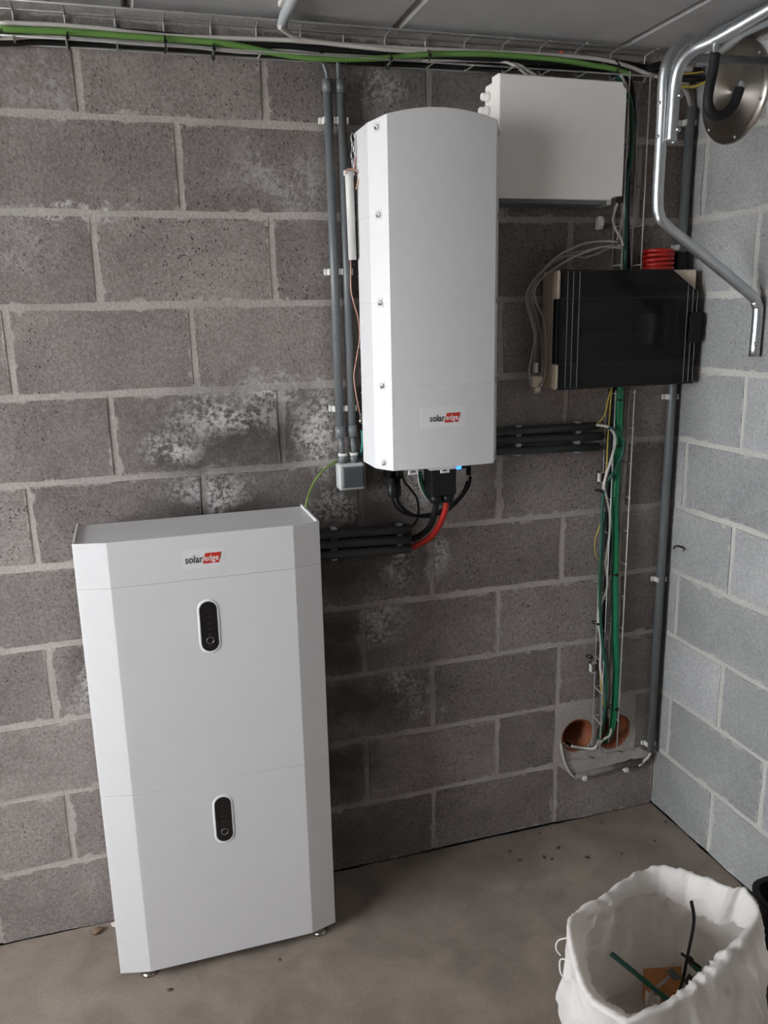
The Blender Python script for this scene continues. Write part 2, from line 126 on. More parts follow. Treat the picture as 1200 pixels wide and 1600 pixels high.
# ------------------------------------------------------------------ helpers
def tag(o, label=None, cat=None, group=None, kind=None):
    if label: o['label'] = label
    if cat: o['category'] = cat
    if group: o['group'] = group
    if kind: o['kind'] = kind
    return o
def empty(name, loc, label, cat, group=None):
    o = bpy.data.objects.new(name, None); COL.objects.link(o); o.location = loc; o.empty_display_size = 0.05
    return tag(o, label, cat, group)
def link(name, me, mat, parent=None, loc=None):
    o = bpy.data.objects.new(name, me); COL.objects.link(o)
    if mat is not None and not me.materials: me.materials.append(mat)
    if parent is not None:
        o.parent = parent
        # geometry is written in world coordinates: cancel the parents' offsets
        off = Vector((0, 0, 0)); q = parent
        while q is not None: off += q.location; q = q.parent
        o.location = -off if loc is None else Vector(loc)-off
    elif loc is not None: o.location = loc
    return o
class MB:
    def __init__(s): s.bm = bmesh.new()
    def poly(s, pts): return s.bm.faces.new([s.bm.verts.new(p) for p in pts])
    def box(s, a, b, bev=0.0, seg=2):
        x0, y0, z0 = [min(i, j) for i, j in zip(a, b)]; x1, y1, z1 = [max(i, j) for i, j in zip(a, b)]
        r = bmesh.ops.create_cube(s.bm, size=1.0)
        for v in r['verts']:
            v.co = Vector(((x0+x1)/2+v.co.x*(x1-x0), (y0+y1)/2+v.co.y*(y1-y0), (z0+z1)/2+v.co.z*(z1-z0)))
        if bev > 0:
            es = list({e for v in r['verts'] for e in v.link_edges})
            bmesh.ops.bevel(s.bm, geom=es, offset=bev, segments=seg, profile=0.5, affect='EDGES')
        return s
    def prism(s, pts, axis, a, b):
        """extrude a 2-D outline along an axis from a to b"""
        def P(p, t):
            return {'x': (t, p[0], p[1]), 'y': (p[0], t, p[1]), 'z': (p[0], p[1], t)}[axis]
        A = [s.bm.verts.new(P(p, a)) for p in pts]; B = [s.bm.verts.new(P(p, b)) for p in pts]; n = len(pts)
        s.bm.faces.new(A[::-1]); s.bm.faces.new(B)
        for i in range(n): s.bm.faces.new((A[i], A[(i+1) % n], B[(i+1) % n], B[i]))
        return s
    def sweep(s, pts, rad, n=10, hollow=0.0, close=False, squash=None):
        pts = [Vector(p) for p in pts]; N = len(pts)
        rads = rad if isinstance(rad, (list, tuple)) else [rad]*N
        T = []
        for i in range(N):
            if close: t = pts[(i+1) % N]-pts[i-1]
            else: t = pts[min(i+1, N-1)]-pts[max(i-1, 0)]
            T.append(t.normalized())
        up = Vector((0, 0, 1)) if abs(T[0].z) < 0.9 else Vector((1, 0, 0))
        nrm = (up-T[0]*up.dot(T[0])).normalized(); rings = []
        for i in range(N):
            if i: nrm = (nrm-T[i]*nrm.dot(T[i])).normalized()
            b = T[i].cross(nrm)
            k = squash or 1.0
            rings.append([s.bm.verts.new(pts[i]+rads[i]*(math.cos(2*math.pi*j/n)*nrm+k*math.sin(2*math.pi*j/n)*b)) for j in range(n)])
        R = rings+([rings[0]] if close else [])
        for A, B in zip(R[:-1], R[1:]):
            for j in range(n):
                f = s.bm.faces.new((A[j], A[(j+1) % n], B[(j+1) % n], B[j])); f.smooth = True
        if not close:
            for ring, c, t, rd, flip in ((rings[0], pts[0], T[0], rads[0], True), (rings[-1], pts[-1], -T[-1], rads[-1], False)):
                if hollow > 0:
                    i1 = [s.bm.verts.new(c+(v.co-c)*hollow) for v in ring]
                    i2 = [s.bm.verts.new(c+(v.co-c)*hollow+t*rd*2.2) for v in ring]
                    for A, B in ((ring, i1), (i1, i2)):
                        for j in range(n): s.bm.faces.new((A[j], A[(j+1) % n], B[(j+1) % n], B[j]))
                    s.bm.faces.new(i2)
                else:
                    s.bm.faces.new(ring[::-1] if flip else ring)
        return s
    def lathe(s, prof, c, axis='z', n=20, smooth=True, cap=True):
        """prof: (radius, height) along the axis from centre c"""
        c = Vector(c); ax = {'x': Vector((1, 0, 0)), 'y': Vector((0, 1, 0)), 'z': Vector((0, 0, 1)), '-y': Vector((0, -1, 0)), '-x': Vector((-1, 0, 0))}[axis] if isinstance(axis, str) else Vector(axis).normalized()
        e1 = ax.orthogonal().normalized(); e2 = ax.cross(e1)
        rings = [[s.bm.verts.new(c+ax*h+max(r, 1e-5)*(math.cos(2*math.pi*j/n)*e1+math.sin(2*math.pi*j/n)*e2)) for j in range(n)] for r, h in prof]
        for A, B in zip(rings[:-1], rings[1:]):
            for j in range(n):
                f = s.bm.faces.new((A[j], A[(j+1) % n], B[(j+1) % n], B[j])); f.smooth = smooth
        if cap and prof[0][0] > 1e-4: s.bm.faces.new(rings[0][::-1])
        if prof[-1][0] > 1e-4: s.bm.faces.new(rings[-1])
        return s
    def mesh(s, name):
        bmesh.ops.recalc_face_normals(s.bm, faces=s.bm.faces)
        me = bpy.data.meshes.new(name); s.bm.to_mesh(me); s.bm.free(); return me
    def build(s, name, mat, parent=None, sharp=None):
        me = s.mesh(name)
        o = link(name, me, mat, parent)
        if sharp is not None: me.set_sharp_from_angle(angle=math.radians(sharp))
        return o
def smooth_path(P, k=6):
    P = [Vector(p) for p in P]
    if len(P) < 3: return P
    out = []
    Q = [P[0]*2-P[1]]+P+[P[-1]*2-P[-2]]
    for i in range(1, len(Q)-2):
        a, b, c, d = Q[i-1], Q[i], Q[i+1], Q[i+2]
        for j in range(k):
            t = j/k
            out.append(0.5*((2*b)+(c-a)*t+(2*a-5*b+4*c-d)*t*t+(3*b-a-3*c+d)*t**3))
    out.append(P[-1]); return out
def cable(name, key, rad, mat, label, cat='cable', n=8, k=6, group=None, squash=None):
    pts = list(D[key]) if isinstance(key, str) else list(key)
    if pts[0][0] < 0.08: pts.insert(0, (-0.52, pts[0][1], pts[0][2]-0.003))      # tray cables run on to the left
    m = MB().sweep(smooth_path(pts, k), rad, n, squash=squash)
    o = m.build(name, mat); return tag(o, label, cat, group)

# ------------------------------------------------------------------ materials
def nodes(name):
    m = bpy.data.materials.new(name); m.use_nodes = True; nt = m.node_tree
    b = nt.nodes['Principled BSDF']; return m, nt, b
def mat(name, col, rough=0.5, metal=0.0, var=0.06, scale=30.0, bump=0.0, bscale=400.0, spec=0.5, dirt=None):
    """plain surface with faint procedural variation"""
    m, nt, b = nodes(name); N = nt.nodes.new; L = nt.links.new
    tc = N('ShaderNodeNewGeometry'); no = N('ShaderNodeTexNoise'); no.inputs['Scale'].default_value = scale; no.inputs['Detail'].default_value = 4
    L(tc.outputs['Position'], no.inputs['Vector'])
    mx = N('ShaderNodeMix'); mx.data_type = 'RGBA'
    c2 = dirt or tuple(c*(1-var*2) for c in col)
    mx.inputs['A'].default_value = (*col, 1); mx.inputs['B'].default_value = (*c2, 1)
    mr = N('ShaderNodeMapRange'); mr.inputs['From Min'].default_value = 0.45; mr.inputs['From Max'].default_value = 0.75
    L(no.outputs['Fac'], mr.inputs['Value']); L(mr.outputs['Result'], mx.inputs['Factor']); L(mx.outputs['Result'], b.inputs['Base Color'])
    b.inputs['Roughness'].default_value = rough; b.inputs['Metallic'].default_value = metal; b.inputs['Specular IOR Level'].default_value = spec
    if bump > 0:
        n2 = N('ShaderNodeTexNoise'); n2.inputs['Scale'].default_value = bscale; L(tc.outputs['Position'], n2.inputs['Vector'])
        bp = N('ShaderNodeBump'); bp.inputs['Strength'].default_value = bump; bp.inputs['Distance'].default_value = 0.002
        L(n2.outputs['Fac'], bp.inputs['Height']); L(bp.outputs['Normal'], b.inputs['Normal'])
    return m
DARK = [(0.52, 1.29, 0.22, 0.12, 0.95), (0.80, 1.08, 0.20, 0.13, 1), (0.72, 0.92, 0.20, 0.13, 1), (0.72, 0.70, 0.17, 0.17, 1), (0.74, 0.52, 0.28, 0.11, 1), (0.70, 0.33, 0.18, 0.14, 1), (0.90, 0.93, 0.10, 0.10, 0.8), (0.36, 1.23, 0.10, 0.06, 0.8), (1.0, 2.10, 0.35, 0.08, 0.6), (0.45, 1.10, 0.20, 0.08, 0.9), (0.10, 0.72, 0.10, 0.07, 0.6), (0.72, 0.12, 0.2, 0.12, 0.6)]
WHITE = [(0.58, 1.40, 0.07, 0.04, 1), (0.46, 1.335, 0.13, 0.06, 0.9), (0.70, 1.28, 0.055, 0.12, 1), (0.33, 1.27, 0.06, 0.05, 0.9), (0.97, 1.14, 0.11, 0.09, 0.55), (0.64, 1.88, 0.15, 0.06, 0.4), (0.88, 2.08, 0.10, 0.07, 0.5), (0.90, 0.90, 0.05, 0.08, 0.6), (0.85, 0.76, 0.07, 0.07, 0.6), (0.92, 0.55, 0.07, 0.07, 0.5), (1.01, 0.92, 0.03, 0.07, 0.8), (0.10, 0.66, 0.06, 0.08, 0.7), (0.42, 1.16, 0.09, 0.05, 0.8), (0.04, 1.72, 0.12, 0.08, 0.25), (0.12, 2.05, 0.10, 0.08, 0.3), (0.98, 0.46, 0.06, 0.03, 0.6), (0.72, 1.07, 0.07, 0.05, 0.5), (0.15, 1.79, 0.12, 0.012, 1)]
def masonry(name, base, alt, stains, pits=1.0, smear='X', white=0.85, gr=0.75, bump=0.7, mort=(0.44, 0.40, 0.375)):
    m, nt, b = nodes(name); N = nt.nodes.new; L = nt.links.new
    geo = N('ShaderNodeNewGeometry'); pos = geo.outputs['Position']
    def noise(sc, det=4, rough=0.55, dist=0.0, vec=pos):
        n = N('ShaderNodeTexNoise'); n.inputs['Scale'].default_value = sc; n.inputs['Detail'].default_value = det; n.inputs['Roughness'].default_value = rough; n.inputs['Distortion'].default_value = dist
        L(vec, n.inputs['Vector']); return n.outputs['Fac']
    def rng(v, a, c, lo=0.0, hi=1.0):
        r = N('ShaderNodeMapRange'); r.inputs['From Min'].default_value = a; r.inputs['From Max'].default_value = c; r.inputs['To Min'].default_value = lo; r.inputs['To Max'].default_value = hi
        L(v, r.inputs['Value']); return r.outputs['Result']
    def math_(op, a, c):
        r = N('ShaderNodeMath'); r.operation = op
        for i, v in enumerate((a, c)):
            if isinstance(v, (int, float)): r.inputs[i].default_value = v
            else: L(v, r.inputs[i])
        return r.outputs[0]
    def mix(fac, A, B, mode='MIX'):
        r = N('ShaderNodeMix'); r.data_type = 'RGBA'; r.blend_type = mode
        if isinstance(fac, (int, float)): r.inputs['Factor'].default_value = fac
        else: L(fac, r.inputs['Factor'])
        for nm, v in (('A', A), ('B', B)):
            if isinstance(v, tuple): r.inputs[nm].default_value = (*v, 1)
            else: L(v, r.inputs[nm])
        return r.outputs['Result']
    warp = N('ShaderNodeVectorMath'); warp.operation = 'MULTIPLY_ADD'
    nv = N('ShaderNodeTexNoise'); nv.inputs['Scale'].default_value = 9.0; nv.inputs['Detail'].default_value = 5; L(pos, nv.inputs['Vector'])
    L(nv.outputs['Color'], warp.inputs[0]); warp.inputs[1].default_value = (0.16, 0.16, 0.16)
    sub = N('ShaderNodeVectorMath'); sub.operation = 'SUBTRACT'; L(pos, sub.inputs[0]); sub.inputs[1].default_value = (0.08, 0.08, 0.08)
    L(sub.outputs[0], warp.inputs[2])
    def blobs(lst):
        acc = None
        for cx, cz, rx, rz, st in lst:
            s = N('ShaderNodeVectorMath'); s.operation = 'SUBTRACT'; L(warp.outputs[0], s.inputs[0]); s.inputs[1].default_value = (cx, 0, cz)
            k = N('ShaderNodeVectorMath'); k.operation = 'MULTIPLY'; L(s.outputs[0], k.inputs[0]); k.inputs[1].default_value = (1/rx, 0, 1/rz)
            l = N('ShaderNodeVectorMath'); l.operation = 'LENGTH'; L(k.outputs[0], l.inputs[0])
            v = rng(l.outputs['Value'], 1.35, 0.35, 0.0, st)
            acc = v if acc is None else math_('MAXIMUM', acc, v)
        return acc
    col = mix(rng(noise(5.5, 5, 0.6, 0.4), 0.35, 0.68), base, alt)
    grain = noise(150, 3, 0.7)
    col = mix(gr, col, mix(rng(grain, 0.3, 0.72), (0.55, 0.54, 0.53), (1.35, 1.34, 1.33)), 'MULTIPLY')
    if smear:
        oi = N('ShaderNodeObjectInfo'); rv = rng(oi.outputs['Random'], 0, 1, 0.82, 1.14)
        cr = N('ShaderNodeCombineColor'); [L(rv, cr.inputs[i]) for i in range(3)]
        col = mix(1.0, col, cr.outputs[0], 'MULTIPLY')
    vor = N('ShaderNodeTexVoronoi'); vor.inputs['Scale'].default_value = 125; L(pos, vor.inputs['Vector'])
    pn = noise(70, 2, 0.6); dens = rng(noise(3.2, 2), 0.38, 0.66, 0.0, 1.0)
    pit = math_('MULTIPLY', math_('MULTIPLY', rng(vor.outputs['Distance'], 0.34, 0.16), rng(pn, 0.52, 0.60)), math_('MULTIPLY', dens, pits))
    col = mix(pit, col, (0.035, 0.032, 0.03))
    sp = math_('MULTIPLY', rng(noise(120, 1, 0.5), 0.66, 0.74), math_('MULTIPLY', dens, 0.35*min(1, pits)))
    col = mix(sp, col, (0.5, 0.48, 0.46))
    if smear:   # mortar dragged over the block's arrises
        gc = N('ShaderNodeTexCoord'); sx = N('ShaderNodeSeparateXYZ'); L(gc.outputs['Generated'], sx.inputs[0])
        def edge(o, w):
            a = math_('MINIMUM', o, math_('SUBTRACT', 1.0, o)); return math_('MULTIPLY', a, w)
        d = math_('MINIMUM', edge(sx.outputs[smear], 0.39), edge(sx.outputs['Z'], 0.19))
        d2 = math_('ADD', d, rng(noise(22, 4, 0.6), 0.3, 0.7, -0.010, 0.014))
        col = mix(math_('MULTIPLY', rng(d2, 0.005, 0.0), 0.8), col, mort)
    bh = math_('SUBTRACT', math_('MULTIPLY', grain, 0.5), math_('MULTIPLY', pit, 1.2))
    if stains:
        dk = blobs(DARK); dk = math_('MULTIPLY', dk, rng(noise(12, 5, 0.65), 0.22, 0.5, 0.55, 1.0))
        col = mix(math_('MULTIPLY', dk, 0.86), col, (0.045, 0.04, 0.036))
        wh = blobs(WHITE)
        fine = rng(math_('ADD', math_('MULTIPLY', noise(85, 3, 0.8), 0.6), math_('MULTIPLY', noise(14, 5, 0.6), 0.4)), 0.45, 0.57)
        col = mix(math_('MULTIPLY', math_('MULTIPLY', wh, fine), white), col, (0.66, 0.64, 0.62))
    L(col, b.inputs['Base Color']); b.inputs['Roughness'].default_value = 0.95; b.inputs['Specular IOR Level'].default_value = 0.15
    bp = N('ShaderNodeBump'); bp.inputs['Strength'].default_value = bump; bp.inputs['Distance'].default_value = 0.004
    L(bh, bp.inputs['Height']); L(bp.outputs['Normal'], b.inputs['Normal'])
    return m
M_BLOCK = masonry('concrete_block', (0.218, 0.190, 0.179), (0.288, 0.256, 0.241), True, 1.0)
M_BLOCK_R = masonry('concrete_block_lit', (0.29, 0.292, 0.292), (0.345, 0.346, 0.344), False, 0.3, 'Y', gr=0.5, mort=(0.42, 0.40, 0.375))  # lit copy of the block: the right wall's cool light in its colour
M_MORTAR = masonry('mortar', (0.46, 0.42, 0.39), (0.38, 0.345, 0.32), True, 0.12, '', 0.35, 0.5)
M_MORTAR_R = masonry('mortar_lit', (0.47, 0.45, 0.425), (0.41, 0.39, 0.37), False, 0.1, '', gr=0.5)  # lit copy of the mortar, brighter and cooler for the right wall's light
M_FLOOR = masonry('floor_concrete', (0.272, 0.226, 0.187), (0.175, 0.144, 0.121), False, 0.10, '', gr=0.25, bump=0.15)
M_CEIL = masonry('ceiling_concrete', (0.40, 0.395, 0.40), (0.47, 0.465, 0.465), False, 0.06, '', gr=0.2, bump=0.15)
M_PLASTER = mat('rendered_wall', (0.11, 0.098, 0.088), 0.9)
M_BOUNCE_GROUND = mat('bounce_ground', (0.60, 0.58, 0.55), 0.95)  # pale tone chosen to throw daylight up at the ceiling
M_WHITE = mat('white_enamel', (0.69, 0.678, 0.678), 0.42, var=0.01)
M_WHITE2 = mat('white_plastic', (0.88, 0.835, 0.795), 0.5, var=0.015)
M_TOPGREY = mat('light_grey_sheet', (0.62, 0.61, 0.62), 0.5, var=0.02)
M_RECESS = mat('white_recess', (0.86, 0.86, 0.86), 0.4, var=0.0)
M_BLACKGLOSS = mat('black_display', (0.012, 0.011, 0.011), 0.18, var=0.0)
M_MARK = mat('dim_mark', (0.03, 0.03, 0.03), 0.3, var=0.0)
M_SEAM = mat('seam_shadow_gap', (0.60, 0.59, 0.59), 0.7, var=0.0)
M_PLATE = mat('label_sheet', (0.73, 0.72, 0.72), 0.35, var=0.0)
M_LABEL = mat('label_plate', (0.82, 0.82, 0.82), 0.35, var=0.0)
M_INK = mat('dark_print', (0.03, 0.03, 0.03), 0.6, var=0.0)
M_RED = mat('red_print', (0.55, 0.03, 0.015), 0.5, var=0.0)
M_STEEL = mat('zinc_steel', (0.56, 0.56, 0.57), 0.32, 1.0, 0.08, 60)
M_WIREV = mat('zinc_wire', (0.52, 0.52, 0.50), 0.5, 0.2, 0.1, 60)
M_WIRE = mat('tray_wire', (0.52, 0.52, 0.51), 0.4, 0.7, 0.1, 60)
M_GALV = mat('galvanised_tube', (0.62, 0.64, 0.66), 0.40, 1.0, 0.06, 25)
M_STAIN = mat('stainless_plate', (0.50, 0.46, 0.42), 0.26, 1.0, 0.10, 18)
M_FOOT = mat('nickel_foot', (0.45, 0.42, 0.39), 0.25, 1.0)
M_PVC = mat('grey_pvc', (0.135, 0.145, 0.15), 0.42, var=0.05)
M_PVCD = mat('dark_grey_pvc', (0.052, 0.055, 0.057), 0.45, var=0.05, spec=0.3)
M_PVCL = mat('light_grey_pvc', (0.42, 0.44, 0.45), 0.45, var=0.03)
M_BLACK = mat('black_plastic', (0.010, 0.010, 0.010), 0.42, var=0.0, spec=0.25)
M_RUBBER = mat('black_rubber', (0.013, 0.013, 0.015), 0.6, var=0.05, bump=0.2, spec=0.25)
M_CBLACK = mat('black_cable', (0.010, 0.010, 0.010), 0.5, var=0.0, spec=0.25)
M_CWHITE = mat('white_cable', (0.56, 0.53, 0.49), 0.5, var=0.05)
M_CGREY = mat('grey_cable', (0.34, 0.31, 0.29), 0.5, var=0.05)
M_CGREEN = mat('leaf_green_cable', (0.13, 0.27, 0.06), 0.45, var=0.08)
M_CTUBE = mat('emerald_tube', (0.008, 0.20, 0.085), 0.38, var=0.05)
M_CDKG = mat('dark_green_cable', (0.006, 0.075, 0.05), 0.45, var=0.05)
M_CTEAL = mat('teal_cable', (0.01, 0.17, 0.15), 0.45, var=0.05)
M_CYEL = mat('yellow_wire', (0.42, 0.33, 0.06), 0.45, var=0.05)
M_EARTH = mat('green_yellow_wire', (0.20, 0.28, 0.08), 0.45, var=0.05)
M_COPPER = mat('pink_copper_wire', (0.55, 0.30, 0.23), 0.4, var=0.1)
M_CRED = mat('red_conduit', (0.42, 0.018, 0.012), 0.42, var=0.05)
M_CLIP = mat('white_clip', (0.66, 0.65, 0.62), 0.5, var=0.03)
M_BEIGE = mat('aged_beige_plastic', (0.70, 0.585, 0.465), 0.5, var=0.06, scale=14)
M_BRK = mat('breaker_grey', (0.20, 0.20, 0.20), 0.5, var=0.02)
M_SWFRAME = mat('switch_frame', (0.42, 0.43, 0.42), 0.5, var=0.02)
M_SWROCK = mat('switch_rocker', (0.065, 0.075, 0.082), 0.45, var=0.05)
M_TERRA = mat('orange_brown_pipe', (0.30, 0.085, 0.03), 0.6, var=0.15, scale=20)
M_SACK = mat('woven_white_sack', (0.78, 0.77, 0.755), 0.75, var=0.03, scale=12, bump=0.25, bscale=500)
M_ORANGE = mat('orange_carton', (0.45, 0.19, 0.06), 0.7, var=0.15, scale=30)
M_PAPER = mat('scrap_paper', (0.55, 0.52, 0.48), 0.8, var=0.1)
M_CRUMB = mat('dark_crumb', (0.07, 0.06, 0.05), 0.9, var=0.2)
M_STONE = mat('brown_flake', (0.20, 0.13, 0.085), 0.9, var=0.25, scale=60)
M_DUSTY = mat('dusty_conduit', (0.20, 0.185, 0.175), 0.8, var=0.2, scale=40)
M_ORBIT = mat('orange_cap', (0.6, 0.12, 0.03), 0.5, var=0.0)
def emissive(name, col, st):
    m, nt, b = nodes(name); b.inputs['Base Color'].default_value = (*col, 1); b.inputs['Emission Color'].default_value = (*col, 1); b.inputs['Emission Strength'].default_value = st; return m
M_LED = emissive('blue_led', (0.01, 0.08, 1.0), 2.2)
def smoked():
    m = bpy.data.materials.new('smoked_door'); m.use_nodes = True; nt = m.node_tree; nt.nodes.clear(); N = nt.nodes.new; L = nt.links.new
    o = N('ShaderNodeOutputMaterial'); t = N('ShaderNodeBsdfTransparent'); t.inputs[0].default_value = (0.48, 0.46, 0.45, 1)
    g = N('ShaderNodeBsdfGlossy'); g.inputs['Roughness'].default_value = 0.14; g.inputs[0].default_value = (0.5, 0.5, 0.52, 1)
    d = N('ShaderNodeBsdfDiffuse'); d.inputs[0].default_value = (0.016, 0.016, 0.018, 1)
    fr = N('ShaderNodeFresnel'); fr.inputs[0].default_value = 1.45
    a = N('ShaderNodeMixShader'); a.inputs[0].default_value = 0.2; L(t.outputs[0], a.inputs[1]); L(d.outputs[0], a.inputs[2])
    c = N('ShaderNodeMixShader'); L(fr.outputs[0], c.inputs[0]); L(a.outputs[0], c.inputs[1]); L(g.outputs[0], c.inputs[2]); L(c.outputs[0], o.inputs[0]); return m
M_SMOKE = smoked()
def brushed():
    m, nt, b = nodes('brushed_stainless'); N = nt.nodes.new; L = nt.links.new
    t = N('ShaderNodeTangent'); t.direction_type = 'RADIAL'; t.axis = 'X'; L(t.outputs[0], b.inputs['Tangent'])
    g = N('ShaderNodeNewGeometry'); n = N('ShaderNodeTexNoise'); n.inputs['Scale'].default_value = 25; L(g.outputs['Position'], n.inputs['Vector'])
    r = N('ShaderNodeMapRange'); r.inputs['To Min'].default_value = 0.28; r.inputs['To Max'].default_value = 0.45; L(n.outputs['Fac'], r.inputs['Value']); L(r.outputs['Result'], b.inputs['Roughness'])
    b.inputs['Base Color'].default_value = (0.66, 0.60, 0.55, 1); b.inputs['Metallic'].default_value = 1.0; b.inputs['Anisotropic'].default_value = 0.85; b.inputs['Anisotropic Rotation'].default_value = 0.25
    return m
M_BRUSHED = brushed()
def sackcloth():
    m, nt, b = nodes('woven_sack'); N = nt.nodes.new; L = nt.links.new
    g = N('ShaderNodeNewGeometry'); n = N('ShaderNodeTexNoise'); n.inputs['Scale'].default_value = 38; n.inputs['Detail'].default_value = 6; n.inputs['Distortion'].default_value = 0.8; L(g.outputs['Position'], n.inputs['Vector'])
    bp = N('ShaderNodeBump'); bp.inputs['Strength'].default_value = 0.45; bp.inputs['Distance'].default_value = 0.006; L(n.outputs['Fac'], bp.inputs['Height']); L(bp.outputs['Normal'], b.inputs['Normal'])
    b.inputs['Base Color'].default_value = (0.86, 0.85, 0.84, 1); b.inputs['Roughness'].default_value = 0.6
    t = N('ShaderNodeBsdfTranslucent'); t.inputs[0].default_value = (0.90, 0.85, 0.80, 1); L(bp.outputs['Normal'], t.inputs['Normal'])
    x = N('ShaderNodeMixShader'); x.inputs[0].default_value = 0.5; o = nt.nodes['Material Output']
    L(b.outputs[0], x.inputs[1]); L(t.outputs[0], x.inputs[2]); L(x.outputs[0], o.inputs[0]); return m
M_CLOTH = sackcloth()

# ------------------------------------------------------------------ the room shell
def cut(me_obj, cutters):
    for c in cutters:
        md = me_obj.modifiers.new('cut', 'BOOLEAN'); md.operation = 'DIFFERENCE'; md.object = c; md.solver = 'EXACT'
    dg = bpy.context.evaluated_depsgraph_get(); me = bpy.data.meshes.new_from_object(me_obj.evaluated_get(dg))
    me_obj.modifiers.clear(); me_obj.data = me
    for c in cutters: bpy.data.objects.remove(c)
HOLES = [(1.477, 0.287, 0.057), (1.606, 0.277, 0.061)]
wall_back = tag(MB().box((XL-0.2, 0.0, 0.0025), (XR+0.2, 0.62, ZC+0.1)).build('wall_back', M_MORTAR), kind='structure')
cutters = [MB().lathe([(r, -0.05), (r, 0.57)], (x, 0, z), 'y', 28).build('cutter', M_MORTAR) for x, z, r in HOLES]
cut(wall_back, cutters)
tag(MB().box((XL-0.2, 0.06, -0.1), (XR+0.2, 0.62, 0.002)).box((XR+0.06, YF-0.2, -0.1), (XR+0.2, 0.06, 0.0015)).build('gap_backing', M_PVCD), kind='structure')  # dark backing added under the walls to stop light leaking through the gap
wall_right = tag(MB().box((XR, YF-0.2, 0.002), (XR+0.2, -0.0005, ZC+0.1)).build('wall_right', M_MORTAR_R), kind='structure')
wall_left = tag(MB().box((XL-0.2, YF-0.2, -0.1), (XL, DY0, ZC+0.1)).box((XL-0.2, DY1, -0.1), (XL, -0.0005, ZC+0.1)).box((XL-0.2, DY0, DZ1), (XL, DY1, ZC+0.1)).box((XL-0.2, DY0, -0.1), (XL, DY1, DZ0)).build('wall_left', M_PLASTER), kind='structure')
wall_front = tag(MB().box((XL, YF-0.2, -0.1), (XR, YF, ZC+0.1)).build('wall_front', M_PLASTER), kind='structure')
tag(MB().box((-16, -14, -0.25), (XL-0.2, 10, -0.02)).build('floor_bounce_ground', M_BOUNCE_GROUND), kind='structure')  # unseen ground outside, made bright to bounce light indoors
# floor with a ragged shrinkage gap along the walls
fm = MB(); rnd = random.Random(3)
edge = [(XL-0.2, -0.006)]
x = XL+0.05
while x < XR-0.02:
    edge.append((x, -0.0045-abs(rnd.gauss(0, 0.003)))); x += rnd.uniform(0.012, 0.04)
edge += [(XR-0.006, -0.006)]
y = -0.03
while y > YF:
    edge.append((XR-0.004-abs(rnd.gauss(0, 0.002)), y)); y -= rnd.uniform(0.015, 0.05)
edge += [(XR-0.005, YF), (XL-0.2, YF)]
fm.prism(edge, 'z', -0.08, 0.0)
floor = tag(fm.build('floor', M_FLOOR), kind='structure')
tag(MB().box((XL-0.2, YF-0.2, -0.2), (XR+0.2, 0.2, -0.03)).build('floor_base', M_PVCD), kind='structure')  # dark colour deepens the shade in the floor gap
ceiling = tag(MB().box((XL-0.2, YF-0.2, ZC+0.03), (XR+0.2, 0.2, ZC+0.12)).build('ceiling', M_CEIL), kind='structure')
js = [XL-0.2]+[0.311+0.6*k for k in range(-4, 3)]+[XR+0.15]
for a, c in zip(js[:-1], js[1:]):
    g, bv = 0.003, 0.012
    MB().prism([(a+g, ZC+0.028), (a+g, ZC+bv), (a+g+bv, ZC), (c-g-bv*0.6, ZC), (c-g, ZC+bv), (c-g, ZC+0.028)], 'y', YF, -0.001).build('plank', M_CEIL, ceiling)

# concrete blocks, each its own piece, joints recessed
_cache = {}
def block_mesh(w, h, var, right, front):
    key = (round(w, 3), round(h, 3), var, right)
    if key in _cache: return _cache[key]
    rb = random.Random(hash((round(w*1000), round(h*1000), var)) & 0xffff)
    out = []; j = 0.0026
    nx = max(2, round(5*w/0.39)); nz = 3
    for i in range(nx): out.append((-w/2+w*i/nx, -h/2))
    for i in range(nz): out.append((w/2, -h/2+h*i/nz))
    for i in range(nx): out.append((w/2-w*i/nx, h/2))
    for i in range(nz): out.append((-w/2, h/2-h*i/nz))
    out = [(px+rb.uniform(-j, j), pz+rb.uniform(-j, j)) for px, pz in out]
    m = MB()
    if right: m.prism([(px, pz) for px, pz in out], 'x', -front, 0.03)
    else: m.prism(out, 'y', -front, 0.03)
    me = m.mesh('block'); me.materials.append(M_BLOCK_R if right else M_BLOCK); _cache[key] = me; return me
H = 0.184; nb = 0
def put_block(wall, a, c, course, right=False):
    global nb
    w = c-a-0.016
    if w < 0.03: return
    nb += 1; 
    z0 = 0.2*course+0.008; hh = H
    if course == 0: z0 = (0.001, 0.003, 0.0015, 0.004)[nb % 4]; hh = 0.192-z0
    me = block_mesh(w, hh, nb % 6, right, 0.0022)
    t = random.Random(nb).uniform(-0.0009, 0.0009)
    loc = (XR+t, (a+c)/2, z0+hh/2) if right else ((a+c)/2, t, z0+hh/2)
    o = link('block', me, None, wall, loc)
for c in range(11):
    k0 = 1 if c % 2 == 0 else 0
    xs = [0.2*k for k in range(k0-8, 10, 2) if 0.2*k < XR-0.05]+[XR]
    for a, b2 in zip(xs[:-1], xs[1:]):
        if c == 1 and b2 > 1.3 and a < 1.75:
            if abs(a-1.2) < 0.01: put_block(wall_back, 1.2, 1.4, c)
            continue
        put_block(wall_back, a, b2, c)
    y0 = -0.28 if c % 2 == 0 else -0.065
    ys = [0.0]+[y0-0.4*k for k in range(6)]
    for a, b2 in zip(ys[1:], ys[:-1]): put_block(wall_right, a, b2, c, True)
put_block(wall_back, 1.675, XR, 1)
